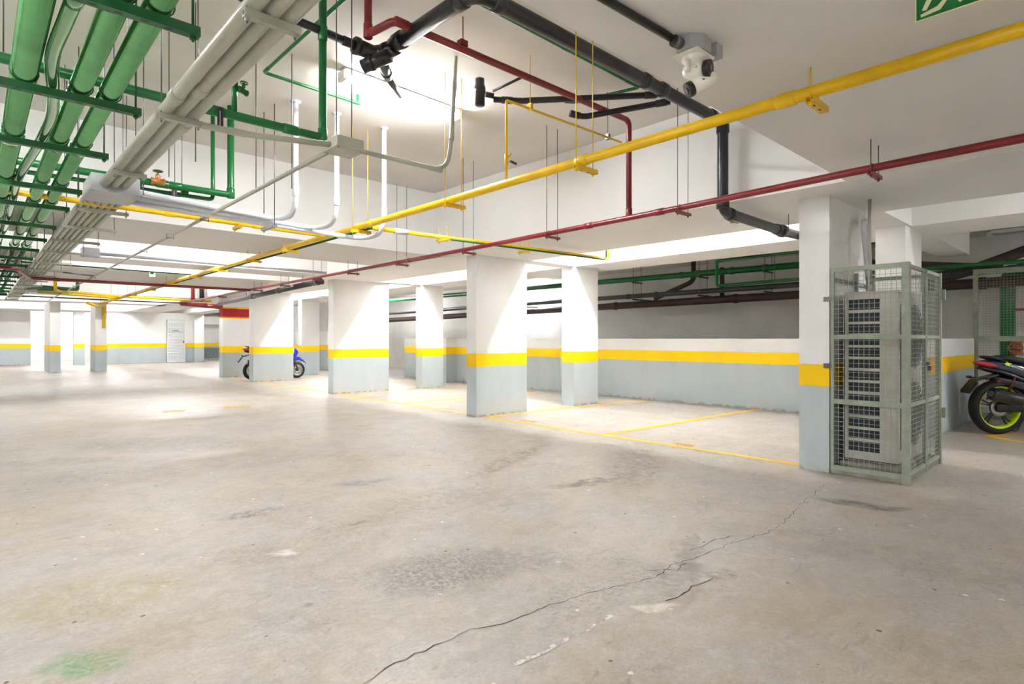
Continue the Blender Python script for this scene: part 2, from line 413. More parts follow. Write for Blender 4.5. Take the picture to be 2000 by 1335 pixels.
strip('parking_line', (9.25, 1.22), (8.7, .35), .11, 'ochre'); strip('parking_line', (9.25, 1.22), (10.4, .62), .11, 'ochre')
for a, b, wd in (((3.20, 10.9), (3.62, 10.75), .38), ((5.95, 3.36), (5.95, 3.62), .14), ((5.98, 5.9), (5.98, 6.2), .16), ((2.3, 11.0), (2.6, 10.9), .35), ((9.0, 6.3), (9.5, 6.25), .12)):
    strip('floor_mark', a, b, wd, 'ochre2')
def crack(name, pix, w0, mat='crackm', jit=.012):
    pts = []
    for (ax, ay), (bx, by) in zip(pix, pix[1:]):
        A = Vector(floor_at(ax, ay, .0)); B = Vector(floor_at(bx, by, .0)); n = max(2, int((B - A).length / .035))
        for k in range(n): pts.append(A.lerp(B, k / n) + Vector((random.uniform(-jit, jit), random.uniform(-jit, jit), 0)))
    vs = []; fs = []
    for i, p in enumerate(pts):
        q = pts[min(i + 1, len(pts) - 1)] - pts[max(i - 1, 0)]; n = Vector((-q.y, q.x, 0)).normalized() * w0 * random.uniform(.3, 1)
        vs += [(p.x - n.x, p.y - n.y, .002), (p.x + n.x, p.y + n.y, .002)]
        if i: j = 2 * i; fs.append((j - 2, j - 1, j + 1, j))
    return MB().add(vs, fs).build(name, M[mat], floor)
crack('crack', [(705, 1335), (775, 1292), (850, 1262), (905, 1232), (960, 1222), (1010, 1207), (1075, 1182), (1150, 1158), (1235, 1140), (1290, 1122), (1312, 1105), (1355, 1090), (1402, 1072), (1440, 1056), (1500, 1040), (1545, 1008), (1562, 988)], .0026)
crack('crack', [(1562, 988), (1590, 965), (1615, 945)], .0022, jit=.02)
crack('crack', [(1262, 1115), (1320, 1112), (1350, 1098)], .003, jit=.016)
crack('crack', [(1345, 1072), (1370, 1066), (1395, 1052), (1442, 1045)], .003, jit=.016)
crack('scratch', [(1300, 1175), (1325, 1162), (1360, 1142), (1400, 1125)], .004)
struct_p = crack('pale_scratch', [(1008, 1296), (1055, 1272), (1105, 1250), (1160, 1222), (1210, 1196)], .014, 'mold', .012)
struct_p.data.materials[0] = worn_paint('pale_scratch_paint', '#d9d4cb', .45, .6)

# ------------------------------------------------------------------ pillars
def pillar(x0, x1, y0, y1, label, mat='stripe', z=SOF):
    o = MB().box((x0, y0, 0), (x1, y1, z)).build('pillar', M[mat]); return tag(o, label, 'pillar')
pillar(5.68, 6.75, 1.86, 2.12, 'large white pillar with yellow stripe that the caged condenser stands against')
pillar(7.80, 8.55, 1.75, 2.05, 'white pillar behind the top of the wire cage at right')
pillar(5.70, 6.80, 6.92, 7.16, 'wide striped pillar nearest the middle of the hall, yellow lines at its foot')
pillar(7.92, 8.60, 6.84, 7.14, 'narrower striped pillar just right of the wide central pillar')
pillar(5.76, 7.15, 11.92, 12.17, 'widest striped pillar, third back in the front row')
pillar(7.96, 8.58, 11.72, 12.0, 'narrow striped pillar between the two widest pillars')
pillar(5.72, 6.85, 16.75, 17.1, 'striped pillar hiding the middle of the blue motorcycle')
pillar(7.95, 8.56, 18.75, 19.05, 'striped pillar behind the front wheel of the blue motorcycle')
pillar(5.68, 6.9, 19.35, 19.7, 'striped pillar with a red band near its top', 'band')
pillar(1.95, 2.25, 26.0, 28.3, 'leftmost slim striped pillar before the bright opening')
pillar(3.30, 3.65, 26.3, 27.6, 'slim striped pillar with the yellow pipe coming down beside it')
tag(MB().box((9.55, 12.9, 0), (9.92, 13.3, 1.22)).build('wall_pier', M['stripe']), 'low striped pier against the half wall', 'pier')

# ------------------------------------------------------------------ fluorescent lights
def tube_light(p, q, label, lit=True, z=3.44):
    p = Vector((*p, z)); q = Vector((*q, z)); c = (p + q) / 2
    t = thing('fluorescent_light', label, 'light', (c.x, c.y, z)); dv = (q - p) / 2; s = dv.normalized().cross(Vector((0, 0, 1)))
    MB().bar(-dv, dv, .10, .05).build('housing', M['fixture'], t, .004).location = (0, 0, SLAB - z - .03 if z > 3.2 else OUT - z - .03)
    for k in (-1, 1):
        MB().tube([-dv * .97 + s * k * .035 + Vector((0, 0, -.015)), dv * .97 + s * k * .035 + Vector((0, 0, -.015))], .013, 8).build('lamp_tube', M['tube' if lit else 'off'], t)
    for k in (-1, 1):
        MB().bar(dv * k + Vector((0, 0, -.045)), dv * k + Vector((0, 0, .035)), .11, .03).build('end_cap', M['fixture'], t)
    return t
tube_light((2.27, 4.53), (3.52, 4.58), 'glaring twin tube light on the high ceiling above the hall')
tube_light((-1.7, 4.5), (-.5, 4.5), 'unseen twin tube light added in the nearest ceiling bay, out at the left')  # out of view, added to raise the brightness of this bay
tube_light((-3.6, 3.0), (-3.6, 1.8), 'unseen twin tube light added in the nearest ceiling bay, by the left wall')  # another unseen tube, put in as fill for the near area
tube_light((2.3, 10.2), (3.5, 10.2), 'twin tube light in the second ceiling bay, above the yellow pipe')
tube_light((-2.5, 10.2), (-1.3, 10.2), 'unseen twin tube light added in the second ceiling bay, far left')  # unseen tube added to brighten the middle of the hall
tube_light((2.3, 12.6), (3.5, 12.6), 'twin tube light in the narrow third ceiling bay')
tube_light((-.8, 18.4), (.4, 18.4), 'twin tube light in the fourth ceiling bay')
tube_light((3.6, 18.4), (4.8, 18.4), 'twin tube light in the fourth ceiling bay near the red band pillar')
tube_light((.2, 24), (1.4, 24), 'twin tube light in the last ceiling bay at left')
tube_light((4.6, 24), (5.2, 24), 'twin tube light in the last ceiling bay near the louvred door')
for y in (-1.6, 4.3, 5.9, 9.3, 10.7, 14.3, 15.8, 19.4, 24):  # tubes just before the pillars are added to brighten the pillar faces
    tube_light((7.38, y - .62), (7.38, y + .62), 'twin tube light hidden above the pillar rows, %s' % {-1.6: 'nearest the camera', 4.3: 'behind the caged condenser pillar', 5.9: 'added just before the central pillars', 10.7: 'added before the widest pillar', 15.8: 'added before the motorcycle pillar', 9.3: 'past the central pillars', 14.3: 'past the widest pillar', 19.4: 'above the blue motorcycle', 24: 'farthest away'}[y])
tube_light((12.6, 1.6), (12.6, .5), 'unlit twin tube light on the ceiling at far right', False, OUT - .06)
tube_light((12.4, 12.4), (12.4, 13.6), 'tube light beyond the half wall, nearer one', True, OUT - .06)
tube_light((11.2, 18.4), (11.2, 19.6), 'tube light beyond the half wall, farther one', True, OUT - .06)
tube_light((11.8, 24), (11.8, 25.2), 'added tube light beyond the half wall, farthest one', True, OUT - .06)  # added to whiten the far stretch of wall behind the half wall
for x in (-1.6, 3.4):  # hidden tubes added so the far wall comes out brighter
    tube_light((x, 29.6), (x + 1.2, 29.6), 'added tube light in the ceiling bay before the far wall, %s' % {-1.6: 'at left', 1.0: 'in the middle', 3.4: 'at right'}[x])
    tube_light((x, 31.6), (x + 1.2, 31.6), 'added tube light closest to the far wall, %s' % {-1.6: 'at left', 1.0: 'in the middle', 3.4: 'at right'}[x])
tube_light((7.4, 29.4), (7.4, 30.6), 'added tube light in front of the louvred door')  # added along with the far tubes to lift the door wall
for t in (o for o in list(bpy.data.objects) if o.name.startswith('fluorescent') and abs(o.location.z - (SOF - .10)) < .001):
    for ch in t.children:
        if ch.name.startswith('housing'): ch.location = (0, 0, .065)
tube_light((2.0, 37.2), (3.2, 37.2), 'tube light in the bright corridor behind the far openings')
tube_light((3.6, 38.4), (4.8, 38.4), 'added second tube light in the bright corridor behind the far openings')  # extra tube added to make the openings brighter
tube_light((1.4, 39.4), (2.6, 39.4), 'added tube light at the end of the bright corridor')  # one more added corridor tube, there only for brightness
tube_light((9.6, 32), (9.6, 33.2), 'tube light beside the mouldy far corner', True, OUT - .06)
for t in (o for o in list(bpy.data.objects) if o.name.startswith('fluorescent') and abs(o.location.z - (SOF - .10)) < .001):
    for ch in t.children:
        if ch.name.startswith('housing'): ch.location = (0, 0, .065)
for x, y in ((-2.2, -1.2), (-2.4, -3.8)):  # unseen tubes added to light the near floor from the back left
    tube_light((x - .6, y), (x + .6, y), 'unseen ceiling tube light added behind the photographer, %s' % ('nearer one' if y > -2 else 'farther one'), True, LOW - .06).location.z = LOW - .1
for t in (o for o in list(bpy.data.objects) if o.name.startswith('fluorescent') and abs(o.location.z - (LOW - .10)) < .001):
    for ch in t.children:
        if ch.name.startswith('housing'): ch.location = (0, 0, .065)
tube_light((10.4, -3.2), (10.4, -4.4), 'unseen ceiling tube light added to brighten the dark blue motorcycle corner', True, OUT - .06)  # unseen tube added as fill, well behind the motorcycle

def ceil_z(x, y):
    if x > 8.9: return OUT
    if 5.28 <= x <= 6.83 or 7.95 <= x: return SOF
    if x < 5.28:
        if y < 1.61: return LOW
        for a, b in ((7.45, 9.25), (11.2, 12.1), (13.1, 16.2), (20.6, 22.0), (25.4, 26.6), (33.0, 35.4)):
            if a <= y <= b: return SOF
    return SLAB

# ------------------------------------------------------------------ pipes
def pipe(name, label, pts, r, mat, rad=None, cat='pipe', coup=(), n=16, group=None, cmat=None, cw=.05):
    """a pipe run: one mesh, with its sleeve couplings (fraction along the straight run) as parts"""
    o = MB().tube(fillet(pts, rad if rad is not None else r * 2.2), r, n).build(name, M[mat]); tag(o, label, cat, group)
    P = [Vector(p) for p in pts]
    for k in range(1, len(P) - 1):
        pass
    for i, f in coup:
        a, b = P[i], P[i + 1]; c = a.lerp(b, f); t = (b - a).normalized() * cw
        MB().tube([c - t, c - t * .9, c + t * .9, c + t], [r * 1.02, r * 1.18, r * 1.18, r * 1.02], n).build('coupling', M[cmat or mat], o)
    return o

ORD = ['nearest', 'second nearest', 'third nearest', 'fourth nearest', 'fifth nearest', 'sixth nearest', 'seventh nearest', 'eighth nearest', 'ninth nearest', 'tenth nearest', 'eleventh nearest', 'twelfth nearest', 'thirteenth nearest', 'fourteenth nearest', 'fifteenth nearest', 'sixteenth nearest', 'seventeenth nearest', 'eighteenth nearest', 'nineteenth nearest', 'twentieth nearest']
def hanger(x0, x1, y, z, rods, bmat, rmat, label, group, h=.035, wd=.035, rr=.0042, along='x', clamps=()):
    """channel bar at level z (its top) carried by threaded rods from the ceiling"""
    t = thing('pipe_hanger', label, 'hanger', ((x0 + x1) / 2, y, z), 0 if along == 'x' else 0, group)
    L = (x1 - x0) / 2
    mb = MB(); e = (L, 0) if along == 'x' else (0, L); s = (0, wd / 2) if along == 'x' else (wd / 2, 0)
    mb.box((-e[0] - s[0], -e[1] - s[1], -h), (e[0] + s[0], e[1] + s[1], -h + .004))
    for k in (-1, 1):
        a = (s[0] * k, s[1] * k)
        mb.box((-e[0] + a[0] - (.0 if along == 'x' else .002), -e[1] + a[1] - (.002 if along == 'x' else 0), -h), (e[0] + a[0] + (.0 if along == 'x' else .002), e[1] + a[1] + (.002 if along == 'x' else 0), 0))
    cbar = mb.build('channel_bar', M[bmat], t)
    if y < 4.5 and along == 'x' and wd > .03:
        sl = MB(); k = -L + .06
        while k < L - .03: sl.box((k - .012, -.004, -h - .0006), (k + .012, .004, -h + .0002)); k += .075
        so = sl.build('slots', M['dark'], cbar); so['kind'] = 'stuff'
    for rx in rods:
        off = rx - (x0 + x1) / 2; px, py = (off, 0) if along == 'x' else (0, off)
        top = ceil_z(t.location.x + px, t.location.y + py) - z
        MB().tube([(px, py, -h - .02), (px + random.uniform(-.004, .004), py, top)], rr, 6).build('threaded_rod', M[rmat], t)
        MB().tube([(px, py, -h - .012), (px, py, -h)], rr * 2.4, 6, smooth=False).build('nut', M[bmat], t)
    for cx, cr in clamps:
        off = cx - (x0 + x1) / 2
        pts = [(off + cr * math.cos(a), 0, cr + .001 + cr * math.sin(a)) for a in [PI * (-.45 + 1.9 * i / 14) for i in range(15)]]
        MB().tube(pts, .003, 5, smooth=False).build('u_clamp', M[bmat], t)
    return t

# three big wrapped green pipes and their thin companion
GZ = 2.435; GY = [1.35, 2.38, 3.42, 4.39, 5.60, 6.41, 7.55, 8.60, 9.66, 10.76, 11.88, 13.0, 14.1, 15.2, 16.3, 17.4, 18.5, 19.6]
for x, lab in ((.165, 'leftmost of the three thick pale green ceiling pipes'), (.375, 'middle one of the three thick pale green ceiling pipes'), (.49, 'rightmost of the three thick pale green ceiling pipes')):
    o = pipe('insulated_pipe', lab, [(x, -.5, GZ), (x, 20.2, GZ)], .050 if x < .2 else .044, 'gloss', coup=[(0, (4.56 + .5) / 20.7), (0, (9.8 + .5) / 20.7), (0, (15.5 + .5) / 20.7)], n=24, cmat='gloss', cw=.045)
o = pipe('insulated_pipe', 'thick pale green pipe at the left edge of the green pipe rack', [(-.06, 3.6, GZ), (-.06, 20.2, GZ)], .04, 'gloss', n=20)
o = pipe('flexible_hose', 'thin wavy green hose running between the thick green pipes', [(.275, 1.2, 2.41), (.255, 2.6, 2.41), (.235, 3.1, 2.41), (.275, 3.5, 2.41), (.305, 3.9, 2.41), (.29, 4.5, 2.41), (.235, 5.6, 2.41), (.25, 8, 2.41), (.22, 9, 2.41), (.25, 12, 2.41), (.24, 20, 2.41)], .027, 'gloss', rad=.35, cat='hose', coup=[(0, .93)], n=14)
for i, y in enumerate(GY):
    hanger(-.22, .617, y, 2.38 if not (abs(y - 7.5) < 5.6 and False) else 2.38, (-.19, .595), 'dgreen', 'dgreen' if i < 3 else 'steel', 'green slotted channel hanger under the thick green pipes, %s to the camera' % ORD[i], 'green channel hangers', rr=.005 if i < 4 else .0042, clamps=((.165, .052), (.375, .046), (.49, .046)) if i < 6 else ())

# grey conduit bundle
for x, lab in ((.735, 'left'), (.803, 'middle'), (.868, 'right')):
    pipe('conduit', '%s one of the three large grey conduits ahead of the big pull box' % lab, [(x, .2, 2.425), (x, 5.42, 2.425)], .031 if x < .8 else .028, 'grey', cat='conduit', coup=[(0, .52 + (.06 if x < .8 else .03 if x < .85 else .14))], n=18)
xs6 = [.690, .742, .794, .846, .898, .950]
for i, x in enumerate(xs6):
    pipe('conduit', 'grey conduit beyond the big pull box, number %s of six from the left' % ['one', 'two', 'three', 'four', 'five', 'six'][i], [(x, 5.91, 2.425), (x, 23.5, 2.425)], .0225, 'grey', cat='conduit', n=12)
for i, (x0, x1, y) in enumerate([(.70, .905, 1.1), (.70, .905, 2.15), (.70, .905, 3.44), (.70, .905, 4.82), (.665, 1.06, 6.42), (.665, 1.13, 7.50), (.665, 1.13, 8.63), (.665, 1.12, 9.85), (.665, 1.12, 11.3), (.665, 1.12, 12.6), (.665, 1.12, 13.8), (.665, 1.1, 15.1), (.665, 1.1, 16.4), (.665, 1.1, 17.8), (.665, 1.1, 19.3), (.665, 1.1, 21.0), (.665, 1.1, 22.8)]):
    hanger(x0, x1, y, 2.395, (x0 + .012, x1 - .02), 'grey', 'steel', 'grey channel hanger under the grey conduit bundle, %s to the camera' % ORD[i], 'grey channel hangers', h=.028, wd=.03, rr=.0035)

def jbox(name, label, lo, hi, mat='lgrey', lid=True):
    c = ((lo[0] + hi[0]) / 2, (lo[1] + hi[1]) / 2, lo[2]); t = thing(name, label, 'junction box', c)
    a = [hi[i] - lo[i] for i in range(3)]
    MB().box((-a[0] / 2, -a[1] / 2, .006), (a[0] / 2, a[1] / 2, a[2])).build('box_body', M[mat], t, .003)
    if lid: MB().box((-a[0] / 2 - .006, -a[1] / 2 - .006, 0), (a[0] / 2 + .006, a[1] / 2 + .006, .012)).build('cover', M[mat], t, .002)
    s = MB()
    for i in (-1, 1):
        for j in (-1, 1): s.tube([(i * (a[0] / 2 - .015), j * (a[1] / 2 - .015), -.003), (i * (a[0] / 2 - .015), j * (a[1] / 2 - .015), .002)], .005, 8)
    s.build('screw_heads', M['steel'], t); return t
jbox('pull_box', 'large grey pull box where the grey conduit bundle meets the white pipes', (.655, 5.43, 2.365), (.975, 5.90, 2.50), 'boxgrey')
jbox('junction_box', 'beige junction box hanging in mid ceiling where three thin conduits meet', (1.56, 3.18, 2.355), (1.735, 3.36, 2.425), 'grey')
jbox('pull_box', 'small pale grey pull box beside the six conduits, farther back', (1.1, 9.95, 2.38), (1.30, 10.15, 2.50))
for x in (1.60, 1.70):
    tag(MB().tube([(x, 3.27, 2.425), (x, 3.27, SLAB)], .0035, 6).build('threaded_rod', M['steel']), 'thin steel rod carrying the beige junction box, %s one' % ('left' if x < 1.65 else 'right'), 'rod', 'rods of the beige junction box')
pipe('conduit', 'thin beige conduit from the grey bundle to the beige junction box', [(.90, 3.43, 2.375), (1.15, 3.40, 2.375), (1.57, 3.27, 2.385)], .0175, 'grey', cat='conduit', coup=[(0, .7)], rad=.1)
pipe('conduit', 'beige conduit from the junction box curving up to the high ceiling', [(1.73, 3.26, 2.385), (2.36, 3.18, 2.36), (2.43, 3.22, 2.62), (2.85, 3.72, SLAB)], .0155, 'grey', rad=.13, cat='conduit', coup=[(0, .86), (2, .02), (2, .6)])
o = pipe('conduit', 'long thin beige conduit running back down the hall from the junction box', [(1.62, 3.35, 2.39), (1.64, 9.2, 2.39), (1.64, 9.9, 2.39), (1.66, 23.0, 2.39)], .0155, 'grey', cat='conduit')
for y in (6.15, 7.5, 8.9, 10.9, 13.4, 16):
    MB().box((1.60, y - .012, 2.37), (1.68, y + .012, 2.376)).tube([(1.605, y, 2.36), (1.605, y, 2.42)], .004, 6).tube([(1.675, y, 2.36), (1.675, y, 2.42)], .004, 6).build('strap', M['steel'], o)

# green cross pipe with riser
o = pipe('water_pipe', 'dark green pipe crossing above the thick pipes, rising at its right end', [(-1.6, 3.63, 2.545), (1.68, 3.63, 2.545), (1.68, 3.63, SLAB)], .026, 'green', rad=.05, coup=[(0, .80), (0, .935), (1, .01), (1, .72)])
MB().tube([(1.13, 3.63, 2.55), (1.13, 3.63, 2.81)], .016, 12).tube([(1.13, 3.63, 2.72), (1.13, 3.63, 2.76)], .021, 12).build('stub', M['green'], o)
def wheel_valve(x, y, z, size, bmat, label, bonnet='green', wheelm='dgreen'):
    t = thing('gate_valve', label, 'valve', (x, y, z)); s = size
    MB().tube([(-1.5 * s, 0, 0), (-1.1 * s, 0, 0), (-.7 * s, 0, 0), (.7 * s, 0, 0), (1.1 * s, 0, 0), (1.5 * s, 0, 0)], [.95 * s, .95 * s, .8 * s, .8 * s, .95 * s, .95 * s], 12).build('valve_body', M[bmat], t)
    MB().lathe([(.75 * s, 0), (.7 * s, .7 * s), (.45 * s, 1.0 * s), (.62 * s, 1.3 * s), (.5 * s, 1.8 * s), (.2 * s, 2.0 * s), (.14 * s, 2.8 * s), (0, 2.8 * s)], (0, 0, 0), (0, 0, 1), 12).build('bonnet', M[bmat], t)
    wh = MB(); pts = [(1.0 * s * math.cos(a), 1.0 * s * math.sin(a), 2.65 * s) for a in [2 * PI * i / 20 for i in range(21)]]
    wh.tube(pts, .17 * s, 6, cap=False)
    for k in range(4): wh.bar((0, 0, 2.65 * s), (s * math.cos(k * PI / 2), s * math.sin(k * PI / 2), 2.65 * s), .16 * s)
    wh.build('handwheel', M[wheelm], t); return t
wheel_valve(1.175, 3.62, 2.70, .020, 'green', 'green valve with a handwheel on the green cross pipe', wheelm='dgreen').rotation_euler = (0, .15, .3)
# lower green pipe pair with brass valve
pipe('water_pipe', 'green pipe with brass valve below the beam, ending at two risers', [(-1.6, 6.02, 2.63), (1.84, 6.02, 2.63), (1.84, 6.02, SLAB)], .031, 'green', rad=.05, coup=[(0, .775), (0, .83), (0, .86), (1, .02)])
pipe('water_pipe', 'thinner green pipe running just below the valved green pipe', [(-1.6, 6.10, 2.565), (1.70, 6.10, 2.575), (1.70, 6.10, SLAB)], .019, 'green', rad=.04, coup=[(0, .9)])
wheel_valve(1.215, 6.0, 2.64, .036, 'brass', 'brass gate valve with green handwheel on the green pipe')
wheel_valve(1.45, 6.08, 2.60, .02, 'green', 'small dark handwheel valve right of the brass valve')
for i, x in enumerate((1.06, 1.33)):
    t = thing('pipe_tag', 'dark hanging label strip %s the brass valve' % ('left of' if i == 0 else 'right of'), 'tag', (x, 5.93, 2.43))
    MB().box((-.022, -.002, .0), (.022, .002, .15)).build('tag_plate', M['tagm'], t); MB().box((-.004, -.003, .02), (.0, -.0022, .13)).build('pale_text_line', M['lgrey'], t)
t = thing('pipe_tag', 'dark label strip hanging from the green cross pipe near the beige conduit', 'tag', (1.035, 3.57, 2.42))
MB().box((-.016, -.002, .0), (.016, .002, .13)).build('tag_plate', M['tagm'], t); MB().box((-.004, -.003, .02), (.0, -.0022, .11)).build('pale_text_line', M['lgrey'], t)
for i, (x, y, z) in enumerate(((1.42, 6.05, 2.59), (1.36, 6.05, 2.59), (.55, 6.05, 2.59), (.05, 6.05, 2.59), (.6, 3.63, 2.52), (.1, 3.63, 2.52))):
    tag(MB().tube([(x, y, z), (x, y, SLAB)], .0035, 6).build('threaded_rod', M['steel']), 'thin steel rod holding a green cross pipe, %s' % ['just right of the brass valve', 'second from the brass valve', 'between the thick pipes at the back', 'at far left at the back', 'between the thick pipes in front', 'at far left in front'][i], 'rod', 'rods of the green cross pipes')
# more thin rods of the first bay that the picture shows behind the racks
for i, (px, py) in enumerate(((265, 60), (330, 62), (382, 5), (500, 110), (570, 105), (240, 150), (280, 130))):
    x, y, _ = floor_at(px, py, SLAB)
    tag(MB().tube([(x, y, 2.42), (x, y, SLAB)], .0035, 6).build('threaded_rod', M['steel']), 'long bare steel rod hanging from the high ceiling, number %s from the left' % ['two', 'four', 'five', 'six', 'seven', 'one', 'three'][i], 'rod', 'loose rods among the racks')

# white pull pipes
for i, (x, yb, z) in enumerate(((2.26, 5.47, 2.445), (2.68, 5.47, 2.445), (3.24, 5.50, 2.445))):
    yr = (5.86, 5.93, 5.97)[i]; zr = (2.42, 2.39, 2.355)[i]; ze = (2.465, 2.425, 2.39)[i]
    o = pipe('white_conduit', 'white plastic conduit dropping from the ceiling, %s of three' % ['left', 'middle', 'right'][i],
         [(x, yb, SLAB), (x, yb, zr), (x, yr, zr), (.98, yr - .12, ze)], .0245, 'pvc', rad=.22, cat='conduit', coup=[(0, .80), (2, .12), (2, .5)], cmat='pvc')
    MB().lathe([(.02, 0), (.05, 0), (.045, -.012), (.025, -.02)], (x, yb, SLAB), (0, 0, 1), 16).build('ceiling_collar', M['lgrey'], o)
hanger(1.96, 2.30, 5.80, 2.335, (1.99, 2.27), 'lgrey', 'steel', 'pale channel hanger under the white conduits', 'pale channel hangers', h=.03, along='y')

# yellow main
gy = [(.28, 2.97), (1.0, 3.0), (2.53, 3.05), (3.93, 3.04), (5.65, 3.02), (7.61, 3.02), (10.3, 3.02), (13.8, 3.05), (22.9, 3.1)]
o = pipe('gas_pipe', 'thick yellow pipe running diagonally down the whole hall', [(2.95, -1.5, 2.42), (3.02, 4.0, 2.42), (3.03, 8, 2.42), (3.1, 23.0, 2.42)], .031, 'yellow', coup=[(0, .487), (0, .73), (1, .35)], rad=.3, n=20)
pipe('water_pipe', 'thin dark green pipe just behind the thick yellow pipe, farther back', [(3.09, 5.5, 2.40), (3.14, 23, 2.40)], .015, 'dgreen')
for i, (y, zt) in enumerate([(1.05, 0), (2.53, 0), (4.0, 0), (5.65, 0), (7.55, 0), (8.9, 0), (10.5, 0), (12.0, 0), (13.8, 0), (15.8, 0), (18, 0), (20.5, 0), (22.5, 0)]):
    t = hanger(2.94, 3.16 if i else 3.14, y, 2.388, (2.95, 3.125) if i else (2.955,), 'yellow', 'yellow' if i < 5 else 'steel', 'yellow channel hanger under the thick yellow pipe, %s to the camera' % ORD[i], 'yellow channel hangers', h=.03, wd=.035, rr=.0038, clamps=((3.02, .034),))
# yellow cross pipes
pipe('gas_pipe', 'yellow cross pipe running left behind the pull box to the main yellow pipe', [(-.6, 6.18, 2.42), (2.99, 6.40, 2.42)], .024, 'yellow', coup=[(0, .55), (0, .78)])
o = pipe('gas_pipe', 'yellow cross pipe running right from the main pipe and turning up past the beam', [(3.05, 5.60, 2.42), (6.98, 5.36, 2.42), (6.98, 5.36, SLAB)], .024, 'yellow', rad=.04, coup=[(0, .5)])
MB().tube([(3.42, 5.58, 2.42), (3.58, 5.57, 2.42)], .033, 14).build('white_sleeve', M['pvc'], o)
pipe('water_pipe', 'thin dark green pipe under the right-hand yellow cross pipe', [(4.1, 5.44, 2.385), (6.78, 5.30, 2.39), (6.86, 5.30, 2.42), (6.86, 5.30, SLAB)], .012, 'dgreen', rad=.03)
for i, x in enumerate((4.02, 5.35, 2.0)):
    y = 5.50 if i < 2 else 6.33
    hanger(y - .10, y + .10, x, 2.388, (y - .08, y + .08), 'yellow', 'yellow', 'small yellow hanger under a yellow cross pipe, %s' % ['beside the white sleeve', 'before the row of pillars', 'left of the white conduits'][i], 'yellow channel hangers', h=.025, along='x')
    h = bpy.data.objects[-1]
for o in [o for o in bpy.data.objects if o.type == 'EMPTY' and o.get('label', '').startswith('small yellow hanger')]:
    x, y, z = o.location; o.location = (y, x, z); o.rotation_euler = (0, 0, PI / 2)
# thin yellow branch
o = pipe('gas_pipe', 'thin yellow pipe looping up from the main yellow pipe to the red drop', [(3.02, 3.30, 2.44), (3.02, 3.30, 3.07), (4.46, 3.27, 3.07)], .010, 'yellow', rad=.015, n=10)
for i, x in enumerate((3.27, 4.28)):
    MB().box((x - .015, 3.27, 3.06), (x + .015, 3.31, 3.11)).tube([(x, 3.29, 3.11), (x, 3.29, SLAB)], .0035, 6).build('hanger_clip', M['yellow' if i == 0 else 'steel'], o)
t = thing('ball_valve', 'small yellow valve with black lever on the thin yellow drop', 'valve', (3.02, 3.28, 2.60))
MB().tube([(0, .02, -.03), (0, .02, .05)], .015, 10).bar((.0, 0, .02), (.03, 0, .06), .012).build('valve_body', M['yellow'], t)
MB().bar((.0, -.02, -.01), (.06, -.03, -.025), .018, .012).build('lever', M['plastic'], t)

# red pipes
red = [(4.26, -1.5, 2.35), (4.35, 1.16, 2.35), (4.46, 2.61, 2.35), (4.56, 5.7, 2.35), (4.62, 10.3, 2.35), (4.66, 13.8, 2.35), (4.80, 20.4, 2.35)]
pipe('sprinkler_pipe', 'long red pipe running down the hall below the beams', red, .026, 'red', rad=.3, coup=[(0, .0), (2, .08), (2, .35), (3, .3)], n=16)
for i, y in enumerate((1.16, 2.65, 4.25, 5.75, 7.35, 8.9, 10.3, 11.9, 13.5, 16.2, 18.5)):
    x = 4.35 + (y - 1.16) * .075 if y < 2.61 else 4.46 + (y - 2.61) * .0325 if y < 5.7 else 4.56 + (y - 5.7) * .013
    hanger(x - .05, x + .16, y, 2.322, (x - .04, x + .13), 'rust' if i else 'red', 'steel', 'red channel hanger under the long red pipe, %s to the camera' % ORD[i], 'red channel hangers', h=.022, wd=.03, rr=.0035, clamps=((x, .028),))
o = pipe('sprinkler_pipe', 'red pipe coming from the high ceiling, crossing and dropping to the long red pipe', [(1.94, 3.50, SLAB), (1.94, 3.50, 3.27), (1.98, 3.23, 3.27), (4.50, 3.21, 3.27), (4.50, 3.21, 2.36)], .026, 'red', rad=.06, coup=[(0, .9), (2, .02), (3, .96)])
MB().box((2.50, 3.20, 3.29), (2.56, 3.25, 3.33)).tube([(2.53, 3.22, 3.33), (2.53, 3.22, SLAB)], .004, 6).build('hanger_clip', M['red'], o)
pipe('sprinkler_pipe', 'red cross pipe far back under the beams from the left rack', [(.2, 12.2, 2.36), (.5, 12.4, 2.36), (.74, 13.75, 2.33), (4.66, 13.85, 2.34)], .03, 'red', rad=.15, coup=[(2, .1)])

# black drainage in the first bay
o = pipe('drain_pipe', 'thick black drain pipe along the ceiling edge, turning down the white beam', [(2.13, 3.50, 3.26), (2.15, 2.62, 3.26), (5.13, 2.60, 3.25), (5.13, 2.60, 2.41), (6.62, 2.62, 2.41), (6.95, 2.60, 2.41)], 0.050, 'black', rad=.12, coup=[(0, .1), (0, .85), (1, .06), (1, .58), (1, .66), (1, .93), (2, .08), (2, .92), (3, .1), (3, .85)], n=20, cw=.04)
MB().tube([(2.14, 3.48, 3.25), (2.13, 3.60, 3.25), (2.08, 3.67, 3.25), (1.92, 3.66, 3.25)], .054, 20).tube([(1.955, 3.661, 3.25), (1.925, 3.66, 3.25)], .060, 20).tube([(2.135, 3.56, 3.25), (2.125, 3.60, 3.25)], .060, 20).build('manifold', M['black'], o)
A, B, C_ = (Vector(floor_at(*p)) for p in ((762, 108, 3.20), (738, 118, 3.17), (708, 131, 3.13)))
MB().tube([A, B, C_], .047, 18).tube([B.lerp(C_, .3), B.lerp(C_, .55)], .053, 18).build('branch_elbow', M['black'], o)
A, B, C_ = (Vector(floor_at(*p)) for p in ((745, 112, 3.18), (757, 150, 3.20), (782, 187, 3.27)))
sb = MB().tube([A, B], .037, 16).tube([A.lerp(B, .7), A.lerp(B, .85)], .043, 16).build('side_branch', M['bgrey'], o)
